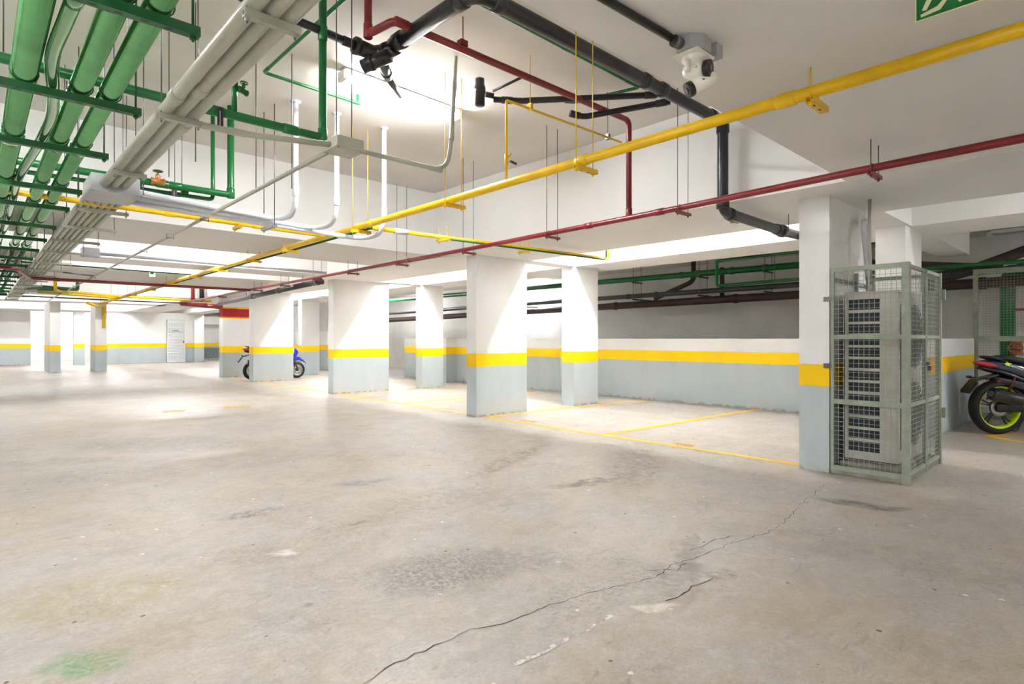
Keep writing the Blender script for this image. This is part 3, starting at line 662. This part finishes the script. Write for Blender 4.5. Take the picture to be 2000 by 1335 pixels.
MB().tube([B, C_], .024, 14).build('outlet', M['bgrey'], sb)
MB().box((5.30, 2.585, 2.33), (5.34, 2.615, 2.345)).tube([(5.17, 2.58, 2.335), (5.40, 2.58, 2.335)], .006, 8).build('bracket', M['steel'], o)
MB().tube([(6.20, 2.42, 2.34), (6.60, 2.60, 2.35)], .007, 8).tube([(6.25, 2.44, 2.31), (6.25, 2.44, SOF)], .004, 6).tube([(6.5, 2.62, 2.41), (6.56, 2.62, 2.41)], .07, 16).build('bracket', M['steel'], o)
pipe('drain_pipe', 'thinner black pipe joining the black manifold from the left', [(1.15, 3.60, 3.25), (1.96, 3.66, 3.25)], .027, 'black', coup=[(0, .9)])
t = thing('clamp_bracket', 'black clamp and bracket above the grey conduits at the top of the view', 'bracket', (.98, 2.3, 2.62))
MB().box((-.05, -.03, -.05), (.03, .03, .12)).bar((-.05, 0, -.08), (.02, 0, -.02), .02).build('clamp_block', M['black'], t)
# floor drain trap and arms
t = thing('drain_trap', 'black round floor drain trap hanging under the ceiling right of the glare', 'drain', (3.22, 3.86, 3.25))
MB().lathe([(0, 0), (.043, 0), (.043, .10), (.050, .105), (.050, .155), (.040, .18), (.040, .23)], (0, 0, 0), (0, 0, 1), 20).build('trap_body', M['black'], t)
MB().lathe([(0, -.004), (.036, -.004), (.036, 0)], (0, 0, 0), (0, 0, 1), 16).build('bottom_cap', M['bgrey'], t)
MB().tube([(.04, -.03, .1), (.10, -.07, .09)], .024, 12).build('side_nozzle', M['black'], t)
pipe('drain_pipe', 'black pipe from the round drain trap to the thick black drain pipe', [(3.32, 3.79, 3.31), (3.48, 3.62, 3.29), (4.22, 2.72, 3.28)], .026, 'black', rad=.06, coup=[(0, .5), (1, .95)])
pipe('drain_pipe', 'short black branch ending in a capped elbow beside a green pipe', [(3.92, 3.42, 3.24), (4.02, 3.36, 3.22), (4.42, 2.72, 3.28)], .026, 'black', rad=.05, coup=[(0, .3), (1, .9)])
pipe('water_pipe', 'thin green pipe along the ceiling beneath the thick black pipe', [(2.30, 2.88, 3.40), (4.22, 2.90, 3.40), (3.98, 3.42, 3.36), (3.90, 3.48, 3.36)], .014, 'green', rad=.03, coup=[(0, .5), (0, .92)])
pipe('water_pipe', 'thin green pipe making a bend on the high ceiling near the glaring light', [(1.75, 1.7, 3.42), (1.75, 4.88, 3.42), (2.62, 4.92, 3.42), (2.62, 4.92, SLAB)], .0135, 'green', rad=.025, coup=[(0, .98), (1, .97)])
pipe('strut', 'small black angled brace between the round drain trap and the ceiling', [(3.25, 3.72, 3.34), (3.34, 3.42, 3.40)], .011, 'black', cat='brace')

# black conduit and cctv
pipe('conduit', 'black conduit on the low ceiling leading to the security cameras', [(.5, 1.42, 2.515), (2.185, 1.345, 2.512)], .0165, 'black', cat='conduit')
t = thing('security_camera', 'pair of white security cameras on a grey ceiling box at top right', 'security camera', (2.33, 1.31, LOW))
oct_ = [(.075 * math.cos(a), .06 * math.sin(a)) for a in [PI / 8 + k * PI / 4 for k in range(8)]]
mb = MB(); mb.poly([(x - .01, y, -.055) for x, y in oct_], (0, 0, .055)); mb.build('mount_box', M['boxgrey'], t, .003)
mb = MB(); mb.box((.055, -.06, -.05), (.10, .04, 0)); mb.build('side_box', M['boxgrey'], t, .003)
MB().tube([(-.115, .02, -.027), (-.07, .015, -.027)], .021, 14).build('gland', M['steel'], t)
MB().box((-.07, -.05, -.063), (.055, .055, -.055)).build('base_plate', M['white'], t, .002)
MB().lathe([(0, -.088), (.02, -.086), (.03, -.075), (.045, -.07), (.047, -.063)], (-.005, 0, 0), (0, 0, 1), 20).build('dome_joint', M['white'], t)
def bullet(a, d, L, r, face):
    a = Vector(a); d = Vector(d).normalized(); b = a + d * L
    cb = MB().tube([a, a + d * .012, a + d * .02, b], [r * .6, r * .9, r, r], 20).build('camera_body', M['white'], t)
    MB().tube([b, b + d * .022], r * 1.06, 20).build('lens_hood', M['plastic'], cb)
    MB().tube([b + d * .0222, b + d * .025], r * .42, 14).build('lens', M['steel'], cb)
    MB().box((-.006, -.003, -.002), (.006, .003, .002)).build('screw', M['steel'], cb).location = a + d * L * .55 + Vector((-.6, -.5, 0)).normalized() * r
t.scale = (1.18, 1.18, 1.18)
bullet((.0, .045, -.100), (.12, -.96, -.10), .080, .029, 1)
bullet((.055, -.05, -.125), (-.66, .66, -.50), .095, .027, 1)
MB().tube([(-.035, .01, -.075), (-.035, .01, -.118)], .010, 12).tube([(-.02, .02, -.085), (.0, .0, -.1)], .014, 12).build('arm', M['white'], t)
MB().tube([(.03, -.01, -.10), (.045, -.025, -.135)], .016, 12).build('arm', M['white'], t)

# exit sign: thin panel hung from the low ceiling
t = thing('exit_sign', 'green emergency exit sign with pale running figure at the top right', 'sign', (2.50, .53, 2.365))
MB().box((-.003, -.36, 0), (.003, 0, .175)).build('panel', M['signc'], t)
MB().box((-.004, -.356, .005), (-.003, -.004, .171)).build('green_face', M['signg'], t)
fig = MB()
def q(pts): fig.poly([Vector((-.0045, -u, v)) for u, v in pts], (.0004, 0, 0))
q([(.018, .012), (.075, .018), (.095, .045), (.082, .05), (.066, .034), (.016, .022)])
q([(.02, .035), (.034, .032), (.05, .062), (.088, .075), (.11, .11), (.085, .12), (.06, .085), (.036, .072)])
q([(.085, .075), (.112, .05), (.13, .02), (.145, .028), (.128, .068), (.108, .1)])
q([(.07, .11), (.11, .105), (.125, .145), (.09, .155)])
fig.build('running_figure', M['signc'], t)
MB().poly([Vector((-.0045, -.10 - .014 * math.cos(a), .162 + .009 * math.sin(a))) for a in [2 * PI * k / 12 for k in range(12)]], (.0004, 0, 0)).build('figure_head', M['signc'], t)
MB().poly([Vector((-.0045, -u, v)) for u, v in [(.19, .03), (.34, .03), (.34, .145), (.19, .145), (.19, .135), (.33, .135), (.33, .04), (.19, .04)]], (.0004, 0, 0)).build('doorway_outline', M['signc'], t)

# far ceiling services
pipe('white_conduit', 'pale conduit far back running right from the small pull box', [(1.30, 10.02, 2.43), (4.74, 10.1, 2.43)], .024, 'lgrey', cat='conduit', coup=[(0, .6)])
pipe('white_conduit', 'thin pale conduit just behind the far pale conduit', [(1.30, 10.3, 2.47), (4.74, 10.4, 2.47)], .012, 'lgrey', cat='conduit')
pipe('conduit', 'thin dark pipe far back crossing from the green rack to mid ceiling', [(.3, 12.0, 2.44), (3.08, 12.2, 2.44)], .013, 'dgreen', cat='conduit')
pipe('conduit', 'short dark pipe far back by the long beige conduit', [(1.15, 12.95, 2.40), (1.66, 13.3, 2.40)], .013, 'bgrey', cat='conduit')
pipe('gas_pipe', 'yellow cross pipe far back with a small riser at its left end', [(1.36, 16.9, 2.62), (1.40, 17.3, 2.36), (3.05, 19.5, 2.42), (5.6, 20.3, 2.42)], .035, 'yellow', rad=.08)
pipe('gas_pipe', 'second yellow cross pipe far back below the first', [(1.18, 18.8, 2.42), (3.1, 20.3, 2.42)], .045, 'yellow')
pipe('water_pipe', 'dark green pipe frame hanging far back at the left', [(.9, 17.9, 2.42), (1.15, 17.2, 2.42), (1.85, 17.6, 2.42), (1.85, 17.6, 3.2)], .04, 'dgreen', rad=.05)
tag(MB().box((.95, 18.35, 2.41), (1.9, 19.1, 2.46)).build('cable_tray', M['green']), 'green flat tray far back at the left near the yellow pipes', 'tray')
tag(MB().box((-.3, 19.2, 2.37), (.55, 20.0, 2.47)).build('cable_tray', M['green']), 'green tray block at the far end of the thick green pipes', 'tray')
pipe('conduit', 'thin dark cable crossing under the last beam far back', [(.2, 21.4, 2.44), (3.0, 22.0, 2.44), (5.2, 22.2, 2.44)], .02, 'bgrey', cat='conduit')
pipe('gas_pipe', 'yellow pipe coming down the slim far pillar', [(2.75, 23.6, 2.40), (3.30, 25.9, 2.42), (3.55, 26.26, 2.42), (3.55, 26.26, 1.62)], .05, 'yellow', rad=.05)
for i, (x, y, m, r, z0) in enumerate(((4.9, 19.6, 'red', .05, 2.36), (5.1, 19.4, 'black', .07, 2.40), (5.35, 18.2, 'yellow', .05, 2.42))):
    tag(MB().tube([(x, y, z0), (x, y, SLAB)], r, 14).build('riser_pipe', M[m]), '%s riser rising into the ceiling far back left of the red band pillar' % m, 'pipe')
o = pipe('drain_pipe', 'dark grey drain pipe sloping away under the beams left of the pillars', [(4.86, 10.7, 2.32), (5.36, 18.6, 2.26)], .055, 'bgrey', coup=[(0, .02), (0, .3), (0, .55)], n=18)
MB().tube([(4.84, 10.6, 2.33), (4.86, 10.75, 2.32)], .072, 16).tube([(4.95, 10.68, 2.32), (4.86, 10.68, 2.32)], .05, 16).build('end_cap', M['black'], o)
for y in (11.7, 14.6, 15.9):
    MB().tube([(4.86 + (y - 10.7) * .063 + .06, y, 2.3), (4.86 + (y - 10.7) * .063 + .06, y, SOF)], .006, 6).build('strap', M['steel'], o)
pipe('sprinkler_pipe', 'thick dark red pipe end hanging far back under the beam', [(4.75, 20.3, 2.32), (5.6, 19.2, 2.20)], .07, 'red')
t = thing('wall_cabinet', 'small green and white label plate hanging far back in the hall', 'sign', (2.40, 12.3, 2.36))
MB().box((-.05, -.005, 0), (.05, .005, .12)).build('plate', M['pvc'], t); MB().box((-.035, -.007, .05), (.02, -.005, .11)).build('green_mark', M['green'], t)
t.name = 'hanging_sign'

# ------------------------------------------------------------------ services beyond the half wall
for i, (pts, r, m, lab) in enumerate((
    ([(12.0, -4.5, 2.18), (12.0, 20, 1.95)], .085, 'brown', 'thick brown drain pipe along the space beyond the half wall'),
    ([(11.6, -1.0, 2.30), (11.5, 4.3, 2.25), (11.5, 20, 2.17)], .055, 'bgrey', 'dark grey pipe just above the thick brown drain pipe'),
    ([(11.5, 3.2, 2.62), (11.5, 9, 2.64), (11.5, 20, 2.66)], .065, 'green', 'thick green pipe beyond the half wall, highest of the long pipes'),
    ([(11.0, 2.3, 2.84), (11.0, 5.7, 2.79), (11.0, 5.7, 2.29), (11.0, 2.3, 2.33), (11.0, -4.0, 2.33)], .030, 'green', 'green pipe loop with a square corner beyond the half wall'),
    ([(12.2, 6.9, OUT), (12.2, 6.9, 2.55), (11.8, 7.7, 2.16)], .055, 'brown', 'slanting brown branch pipe beyond the half wall'),
    ([(12.3, 6.25, 2.82), (12.3, 6.25, 2.18)], .05, 'brown', 'vertical brown branch pipe beyond the half wall'),
    ([(10.4, 3.6, 2.93), (11.8, 3.4, 2.60), (12.2, 1.4, 2.36)], .07, 'brown', 'brown pipe slanting down behind the large pillar'),
    ([(11.2, .9, 2.55), (11.6, 1.8, 2.28), (12, 2.6, 2.15)], .08, 'brown', 'curved dark brown pipe seen right of the wire cage'))):
    coup = [(0, .3), (0, .42), (0, .55), (0, .62)] if i < 3 else []
    if i in (0, 1): coup += [(0 if i == 0 else 1, .2), (0 if i == 0 else 1, .25)]
    pipe('drain_pipe' if m in ('brown', 'bgrey') else 'water_pipe', lab, pts, r, m, rad=.04 if i == 3 else .12, coup=coup, n=16)
for i, (x, y) in enumerate(((11.0, 4.55), (11.0, 3.9), (11.0, 3.2), (11.0, 2.75))):
    tag(MB().tube([(x, y, 2.31), (x, y, OUT)], .007 if i < 2 else .018, 6).build('threaded_rod', M['steel' if i < 2 else 'dgreen']), ['thin steel rod on the green loop, left one', 'thin steel rod on the green loop, right one', 'green riser on the green loop, left one', 'green riser on the green loop, right one'][i], 'rod')
for i, y in enumerate((10.2, 8.0, 6.3, 4.9, 3.2, 12, 14)):
    t = thing('pipe_hanger', 'dark bracket carrying the long pipes beyond the half wall, %s from the right' % ['fifth', 'fourth', 'third', 'second', 'first', 'sixth', 'seventh'][i], 'hanger', (11.5, y, 2.56), 0, 'brackets beyond the half wall')
    MB().box((-.15, -.02, -.03), (.25, .02, 0)).build('bar', M['bgrey'], t)
    for x in (-.12, .22): MB().tube([(x, 0, -.42), (x, 0, OUT - 2.56)], .007, 6).build('threaded_rod', M['steel'], t)
    MB().box((-.15, -.02, -.43), (.75, .02, -.40)).build('bar', M['bgrey'], t)

# gate at right, valves behind it
t = thing('mesh_gate', 'pale green framed wire mesh gate at the right edge behind the motorcycle', 'gate', (11.25, 0, 0))
fr = MB(); y0, y1 = 1.64, -1.6
for y in (y0 - .03, .0, y1): fr.box((-.025, y - .03, .03), (.025, y + .03, 2.28))
for z in (.06, 1.22, 2.24): fr.box((-.02, y1, z - .04), (.02, y0, z + .04))
fr.build('gate_frame', M['cage'], t)
wm = MB(); k = y1
while k < y0: wm.box((-.0015, k - .0015, .06), (.0015, k + .0015, 2.24)); k += .04
k = .08
while k < 2.24: wm.box((-.0015, y1, k - .0015), (.0015, y0, k + .0015)); k += .04
wm.build('wire_mesh', M['wire'], t)
MB().box((-.05, 1.62, 1.12), (-.02, 1.70, 1.17)).box((-.05, 1.62, .5), (-.02, 1.70, .55)).build('hinge', M['plastic'], t)
o = pipe('water_pipe', 'thick dark green standpipe behind the mesh gate', [(12.2, 1.34, 0.0), (12.2, 1.34, 2.33), (12.2, -3, 2.33)], .10, 'green', n=20)
o = pipe('water_pipe', 'slimmer green pipe with a brass valve behind the mesh gate', [(12.2, .98, .7), (12.2, .98, 1.9), (12.2, 1.08, 2.15), (12.2, 1.08, 2.6)], .042, 'green', coup=[(0, .55), (0, .75)])
MB().box((12.12, .78, 1.66), (12.16, 1.24, 1.70)).box((12.12, .86, 1.85), (12.16, .92, 1.89)).build('bracket', M['rust'], o)
t = wheel_valve(12.12, .98, 1.36, .07, 'skin', 'brass valve on the slimmer green pipe behind the mesh gate', wheelm='skin'); t.rotation_euler = (0, PI / 2, 0)
t = wheel_valve(12.0, 1.20, 1.08, .08, 'skin', 'orange brass valve wheel low behind the mesh gate', wheelm='skin'); t.rotation_euler = (0, -PI / 2, 0)

# ------------------------------------------------------------------ caged condenser by the large pillar
CX0, CX1, CY0, CY1 = 5.69, 6.90, 1.27, 1.85
t = thing('concrete_plinth', 'low concrete plinth inside the wire cage', 'plinth', (6.25, 1.55, 0))
MB().box((-.50, -.23, 0), (.50, .25, .12)).build('plinth_block', M['concrete'], t, .01)
u = thing('condenser_unit', 'tall ivory outdoor air conditioner unit with dark slots inside the wire cage', 'air conditioner', (5.80, 1.35, .16))
D_, W_, H_ = .42, .92, 1.46
b = MB()
# body as panels round a dark core: front face (towards -X) carries 13 slots
ny0, ny1 = .14, .395     # slot span measured from the right edge
b.box((0, 0, 0), (.02, ny0, H_)); b.box((0, ny1, 0), (.02, D_, H_))
zt = H_ - .05; sh = (H_ - .10) / 13
b.box((0, ny0, zt), (.02, ny1, H_)); b.box((0, ny0, 0), (.02, ny1, .05))
for k in range(1, 13): z = zt - k * sh; b.box((0, ny0, z - .012), (.02, ny1, z + .012))
b.box((.02, 0, 0), (W_, .004, H_)).box((.02, D_ - .004, 0), (W_, D_, H_)).box((W_ - .01, 0, 0), (W_, D_, H_)).box((0, 0, H_), (W_, D_, H_ + .02)).box((0, 0, -.02), (W_, D_, 0))
b.build('casing', M['unit'], u, .004)
MB().box((.025, ny0 - .02, .03), (.10, ny1 + .02, H_ - .03)).build('coil', M['fin'], u)
MB().box((.05, -.006, .1), (.09, 0, 1.36)).build('side_handle_channel', M['steel'], u)
for zc in (.38, 1.08):
    g = MB()
    for r in (.05, .10, .15, .20, .25, .29): g.tube([(.50 + r * math.cos(a), -.012, zc + r * math.sin(a)) for a in [2 * PI * i / 28 for i in range(29)]], .0035, 5, cap=False)
    for k in range(8): g.bar((.50, -.012, zc), (.50 + .29 * math.cos(k * PI / 4), -.012, zc + .29 * math.sin(k * PI / 4)), .005)
    gd = g.build('fan_guard', M['steel'], u)
    MB().lathe([(0, 0), (.29, 0), (.29, -.003), (0, -.003)], (.50, -.001, zc), (0, 1, 0), 28).build('fan_opening', M['fin'], gd)
for x in (.06, .80): MB().box((x, .02, -.04), (x + .06, D_ - .02, -.02)).build('foot', M['dark'], u)
cg = thing('wire_cage', 'pale green steel cage of wire mesh around the air conditioner unit', 'cage', (CX0, CY0, 0))
cw, ch = CX1 - CX0, CY1 - CY0; HT = 1.86
p = MB().box((-.028, -.028, 0), (.028, .028, HT)).build('corner_post', M['cage'], cg, .002)
p = MB().box((-.015, ch - .03, .03), (.015, ch - .002, HT)).build('wall_post', M['cage'], cg)
p = MB().box((cw - .02, -.02, 0), (cw + .02, .02, HT)).build('corner_post', M['cage'], cg)
for z in (.06, .655, 1.235, HT - .02): MB().box((-.014, .03, z - .02), (.014, ch, z + .02)).build('rail', M['cage'], cg)
def mesh(mbx, along, a0, a1, z0, z1, off, st=.0405, tk=.0016):
    k = a0
    while k <= a1:
        (mbx.box((k - tk, off - tk, z0), (k + tk, off + tk, z1)) if along == 'x' else mbx.box((off - tk, k - tk, z0), (off + tk, k + tk, z1))); k += st
    k = z0
    while k <= z1:
        (mbx.box((a0, off - tk, k - tk), (a1, off + tk, k + tk)) if along == 'x' else mbx.box((off - tk, a0, k - tk), (off + tk, a1, k + tk))); k += st
    return mbx
mesh(MB(), 'y', .03, ch - .02, .07, HT - .03, .0).build('front_mesh', M['wire'], cg)
mid = cw * .53
for a0, a1, nm in ((.035, mid - .01, 'door_leaf'), (mid + .01, cw - .02, 'door_leaf')):
    d = MB()
    for x in (a0 + .012, a1 - .012): d.box((x - .012, -.014, .06), (x + .012, .014, HT - .01))
    for z in (.075, .655, 1.235, HT - .025): d.box((a0, -.012, z - .015), (a1, .012, z + .015))
    dl = d.build(nm, M['cage'], cg); mesh(MB(), 'x', a0 + .02, a1 - .02, .08, HT - .03, .0).build('door_mesh', M['wire'], dl)
MB().box((mid - .025, -.035, .98), (mid + .03, -.012, 1.01)).box((mid + .005, -.045, .93), (mid + .035, -.02, .975)).build('padlock', M['steel'], cg)
for z in (1.56, .955): MB().box((-.022, ch - .01, z), (-.012, ch + .055, z + .04)).build('wall_bracket', M['steel'], cg)
bk = MB()
for x in (cw * .55, cw): bk.box((x - .015, ch - .03, .03), (x + .015, ch, HT))
for z in (.06, 1.76): bk.box((0, ch - .02, z - .015), (cw, ch, z + .015))
for z in (.06, .655, 1.235, 1.84): bk.box((cw - .014, .02, z - .018), (cw + .014, ch, z + .018))
bk.build('back_frame', M['cage'], cg)
mesh(MB(), 'y', .03, ch - .02, .07, HT - .03, cw).build('end_mesh', M['wire'], cg)
for z in (.45, 1.6): MB().box((cw - .005, -.05, z), (cw + .03, -.02, z + .10)).build('hinge', M['cage'], cg)
MB().box((0, 0, .004), (cw, .012, .05)).box((-.01, 0, .004), (.005, ch, .045)).build('kick_plate', M['concrete'], cg)
pipe('conduit', 'grey conduit rising from the air conditioner unit into the ceiling', [(5.97, 1.60, 1.64), (5.97, 1.62, 2.18), (6.14, 1.66, LOW)], .014, 'grey', rad=.15, cat='conduit', coup=[(0, .03)])
pipe('refrigerant_pipe', 'white lagged pipe beside the grey conduit above the air conditioner', [(6.30, 1.70, 1.62), (6.30, 1.76, 2.36), (6.55, 1.80, 2.40)], .026, 'pvc', rad=.08)
pipe('cable', 'black cable beside the white lagged pipe above the air conditioner', [(6.40, 1.72, 1.6), (6.40, 1.76, 2.34)], .006, 'dark', cat='cable')

# ------------------------------------------------------------------ motorcycles
def sup(secs, n=20, pw=2.6):
    """loft of rounded sections across Y: (x, z, half width, half height, tilt)"""
    vs = []
    for x, z, hw, hh, tl in secs:
        for k in range(n):
            a = 2 * PI * k / n; c, s = math.cos(a), math.sin(a)
            yy = hw * math.copysign(abs(c) ** (2 / pw), c); zz = hh * math.copysign(abs(s) ** (2 / pw), s)
            vs.append((x - zz * math.sin(tl), yy, z + zz * math.cos(tl)))
    m = len(secs)
    fs = [(i * n + k, i * n + (k + 1) % n, (i + 1) * n + (k + 1) % n, (i + 1) * n + k) for i in range(m - 1) for k in range(n)]
    mb = MB().add(vs, fs, True); mb.f += [tuple(range(n)), tuple((m - 1) * n + k for k in reversed(range(n)))]; mb.sm += [False, False]
    return mb
def wheel(t, cx, R, wd, rimm, spokes=5):
    c = (cx, 0, R)
    prof = [(R - .075, -wd * .42), (R - .05, -wd * .5), (R - .018, -wd * .42), (R, -wd * .15), (R, wd * .15), (R - .018, wd * .42), (R - .05, wd * .5), (R - .075, wd * .42)]
    ty = MB().lathe(prof, c, (0, 1, 0), 40, closed=True).build('tyre', M['tyre'], t)
    ri = R - .075
    prof = [(ri + .004, -wd * .40), (ri - .012, -wd * .38), (ri - .022, -wd * .25), (ri - .022, wd * .25), (ri - .012, wd * .38), (ri + .004, wd * .40)]
    rm = MB().lathe(prof, c, (0, 1, 0), 40, closed=True).build('rim', rimm, t); rm = MB()
    for k in range(spokes):
        a = 2 * PI * k / spokes + .3
        for da in (-.11, .11):
            rm.bar((cx + .03 * math.cos(a), 0, R + .03 * math.sin(a)), (cx + (ri - .015) * math.cos(a + da), 0, R + (ri - .015) * math.sin(a + da)), .016, .03, up=(0, 1, 0))
    rm.build('spokes', M['bgrey'] if rimm is M['lime'] else rimm, t)
    MB().lathe([(0, -.06), (.035, -.06), (.04, -.03), (.04, .03), (.035, .06), (0, .06)], c, (0, 1, 0), 18).build('hub', M['bgrey'], t)
    MB().lathe([(.06, -.045), (.115, -.045), (.115, -.041), (.06, -.041)], c, (0, 1, 0), 28, closed=True).build('brake_disc', M['alloy'], t)
def scooter(name, label, loc, heading, paint, rimm, R=.345, tailc='lens', wb=1.36, accent=None):
    t = thing(name, label, 'motorcycle', (loc[0], loc[1], 0), heading)
    wheel(t, 0, R, .14, rimm); wheel(t, wb, R - .02, .12, rimm)
    P = M['plastic']
    # tail cowl, seat, body
    sup([(-.27, .91, .02, .02, 0), (-.2, .90, .06, .045, 0), (-.02, .88, .10, .075, 0), (.22, .82, .125, .10, 0), (.42, .72, .13, .12, .1), (.58, .60, .12, .12, .2)]).build('tail_cowl', paint, t)
    sup([(-.22, .845, .05, .02, 0), (0, .80, .09, .035, 0), (.25, .70, .12, .05, .2), (.5, .52, .12, .06, .3)]).build('under_tray', P, t)
    sup([(-.12, .965, .05, .02, 0), (.05, .975, .11, .035, 0), (.3, .93, .13, .045, 0), (.42, .86, .13, .04, 0), (.62, .84, .12, .04, 0), (.72, .86, .07, .03, 0)]).build('seat', M['dark'], t)
    tl = sup([(-.29, .915, .03, .012, 0), (-.24, .91, .07, .03, 0), (-.14, .885, .102, .04, 0), (-.06, .865, .108, .02, 0)]).build('tail_light', M['lens'], t)
    pts = [(-.12 - .02 * i, 0, .97 - 0) for i in range(3)]
    MB().tube(fillet([(.05, -.10, .93), (-.16, -.10, .99), (-.20, 0, .995), (-.16, .10, .99), (.05, .10, .93)], .08), .012, 8).build('grab_rail', P, t)
    # rear fender and plate carrier
    mb = MB(); mb.bar((-.02, 0, .76), (-.30, 0, .69), .10, .025); mb.bar((-.30, 0, .69), (-.42, 0, .55), .12, .018); mb.build('rear_fender', P, t)
    MB().bar((-.305, 0, .66), (-.41, 0, .525), .17, .005).build('licence_plate_blank', M['bgrey'], t)
    for s in (-1, 1): MB().tube([(-.24, .05 * s, .72), (-.24, .12 * s, .72)], .008, 6).tube([(-.24, .12 * s, .72), (-.25, .17 * s, .72)], .02, 10).build('indicator', M['plastic'], t)
    MB().tube([(-.10, -.10, .69), (-.05, -.10, .68)], .022, 12).build('reflector', M['shock'], t)
    sup([(-.06, .70, .05, .05, 0), (.08, .66, .08, .07, 0), (.3, .62, .11, .10, 0), (.55, .56, .12, .12, 0)]).build('side_panel', M['plastic'], t)
    # engine, swing arm, exhaust, shock
    sup([(-.05, R, .06, .07, 0), (.1, R + .02, .09, .09, 0), (.35, R + .05, .12, .12, 0), (.55, R + .08, .12, .13, 0), (.68, R + .1, .1, .1, 0)]).build('engine_block', M['plastic'], t)
    ex = MB().tube([(-.20, -.15, .53), (-.18, -.15, .525), (.15, -.155, .45), (.30, -.15, .42)], [.06, .082, .082, .06], 20).tube(fillet([(.30, -.15, .42), (.45, -.13, .34), (.65, -.05, .24), (.8, 0, .35)], .12), .02, 10).build('exhaust', P, t)
    MB().tube([(-.205, -.15, .53), (-.19, -.15, .527)], .04, 14).build('exhaust_tip', M['alloy'], ex)
    MB().bar((-.16, -.225, .55), (.22, -.225, .46), .006, .07).build('heat_shield', M['dark'], ex)
    for s in (-1, 1):
        sh = MB(); 
        a, b = Vector((-.02, .13 * s, R + .08)), Vector((.12, .13 * s, .74))
        sh.tube([a, b], .012, 8); 
        N_ = 60; sh.tube([a.lerp(b, .2 + .6 * i / N_) + Vector((.022 * math.cos(i * .9), .022 * math.sin(i * .9), 0)) for i in range(N_)], .004, 5)
        sh.build('rear_shock', M['shock'], t)
    # floor, leg shield, front
    sup([(.52, .40, .16, .05, 0), (.75, .33, .17, .05, 0), (1.0, .36, .15, .06, 0), (1.08, .42, .12, .07, 0)]).build('foot_board', P, t)
    sup([(.60, .52, .13, .10, .2), (.78, .50, .12, .12, .1), (.95, .56, .12, .14, 0), (1.05, .66, .14, .15, -.2)]).build('centre_tunnel', paint, t)
    sup([(1.02, .36, .12, .02, -.4), (1.05, .50, .17, .05, -.4), (1.08, .70, .20, .07, -.4), (1.04, .90, .19, .08, -.4), (1.0, 1.02, .12, .05, -.4)]).build('leg_shield', paint, t)
    sup([(1.02, .60, .12, .12, 0), (1.16, .70, .15, .17, 0), (1.27, .78, .13, .15, 0), (1.36, .80, .06, .06, 0)]).build('front_cowl', paint, t)
    for s in (-1, 1): sup([(1.22, .80, .01, .01, 0), (1.26, .79, .03, .03, 0), (1.31, .77, .012, .012, 0)]).build('headlight', M['alloy'], t).location = (0, .07 * s, 0)
    MB().poly([Vector((1.12, -.13, .95)), Vector((1.12, .13, .95)), Vector((1.02, .09, 1.22)), Vector((1.02, -.09, 1.22))], (.006, 0, .002)).build('windscreen', M['bgrey'], t)
    sup([(wb - .30, R + .24, .06, .04, 0), (wb - .16, R + .32, .08, .06, 0), (wb + .06, R + .34, .08, .055, 0), (wb + .20, R + .26, .06, .035, 0), (wb + .30, R + .17, .03, .01, 0)]).build('front_fender', paint, t)
    MB().tube([(wb, -.075, R), (1.16, -.075, .82)], .019, 12).tube([(wb, .075, R), (1.16, .075, .82)], .019, 12).tube([(1.16, 0, .78), (1.08, 0, 1.02)], .03, 12).build('fork', M['bgrey'], t)
    hb = MB().tube(fillet([(.92, -.34, 1.05), (1.06, -.16, 1.05), (1.08, 0, 1.02), (1.06, .16, 1.05), (.92, .34, 1.05)], .1), .012, 10).build('handlebar', M['bgrey'], t)
    for s in (-1, 1):
        MB().tube([(.92, .345 * s, 1.05), (.985, .255 * s, 1.05)], .019, 10).build('grip', M['dark'], hb)
        mr = MB().tube([(1.02, .2 * s, 1.06), (1.0, .26 * s, 1.2)], .006, 6).build('mirror_stem', M['dark'], t)
        sup([(.99, 1.22, .02, .01, 0), (1.0, 1.22, .06, .035, 0), (1.015, 1.22, .02, .015, 0)]).build('mirror', P, t).location = (0, .28 * s, 0)
    MB().tube([(.45, .05, .3), (.40, .16, .02)], .012, 8).tube([(.40, .16, .02), (.36, .18, .0)], .014, 8).build('kick_stand', M['steel'], t)
    if accent:
        mb = MB()
        def e(pts): mb.poly([Vector((x, -.128, z)) for x, z in pts], (0, .006, 0))
        e([(-.02, .90), (.015, .915), (.03, .935), (.04, .915), (.085, .905), (.05, .89), (.06, .87), (.03, .885), (.0, .875), (.015, .893)])
        mb.build('lime_emblem', M['lime'], t)
        mb = MB()
        for k in range(7): mb.poly([Vector((.07 + k * .022, -.131, .872 - k * .008)), Vector((.084 + k * .022, -.131, .869 - k * .008)), Vector((.086 + k * .022, -.131, .880 - k * .008)), Vector((.072 + k * .022, -.131, .883 - k * .008))], (0, .004, 0))
        mb.build('model_lettering', M['white'], t)
    return t
scooter('motorcycle', 'dark blue motorcycle with lime green rims at the right edge', floor_at(1947, 847), -math.pi / 2 + (PI / 2 - YAW), M['navy'], M['lime'], accent=True)
scooter('motorcycle', 'bright blue motorcycle half hidden behind a striped pillar', (6.02, 17.72), .0, M['blue'], M['alloy'], R=.27, wb=1.33)

# mould on the low part of the far corner wall, cable on the floor edge
tag(MB().box((9.1, 35.97, .1), (11.6, 35.995, .7)).build('damp_patch', M['mold']), 'dark mouldy patch low on the far corner wall', 'stain')
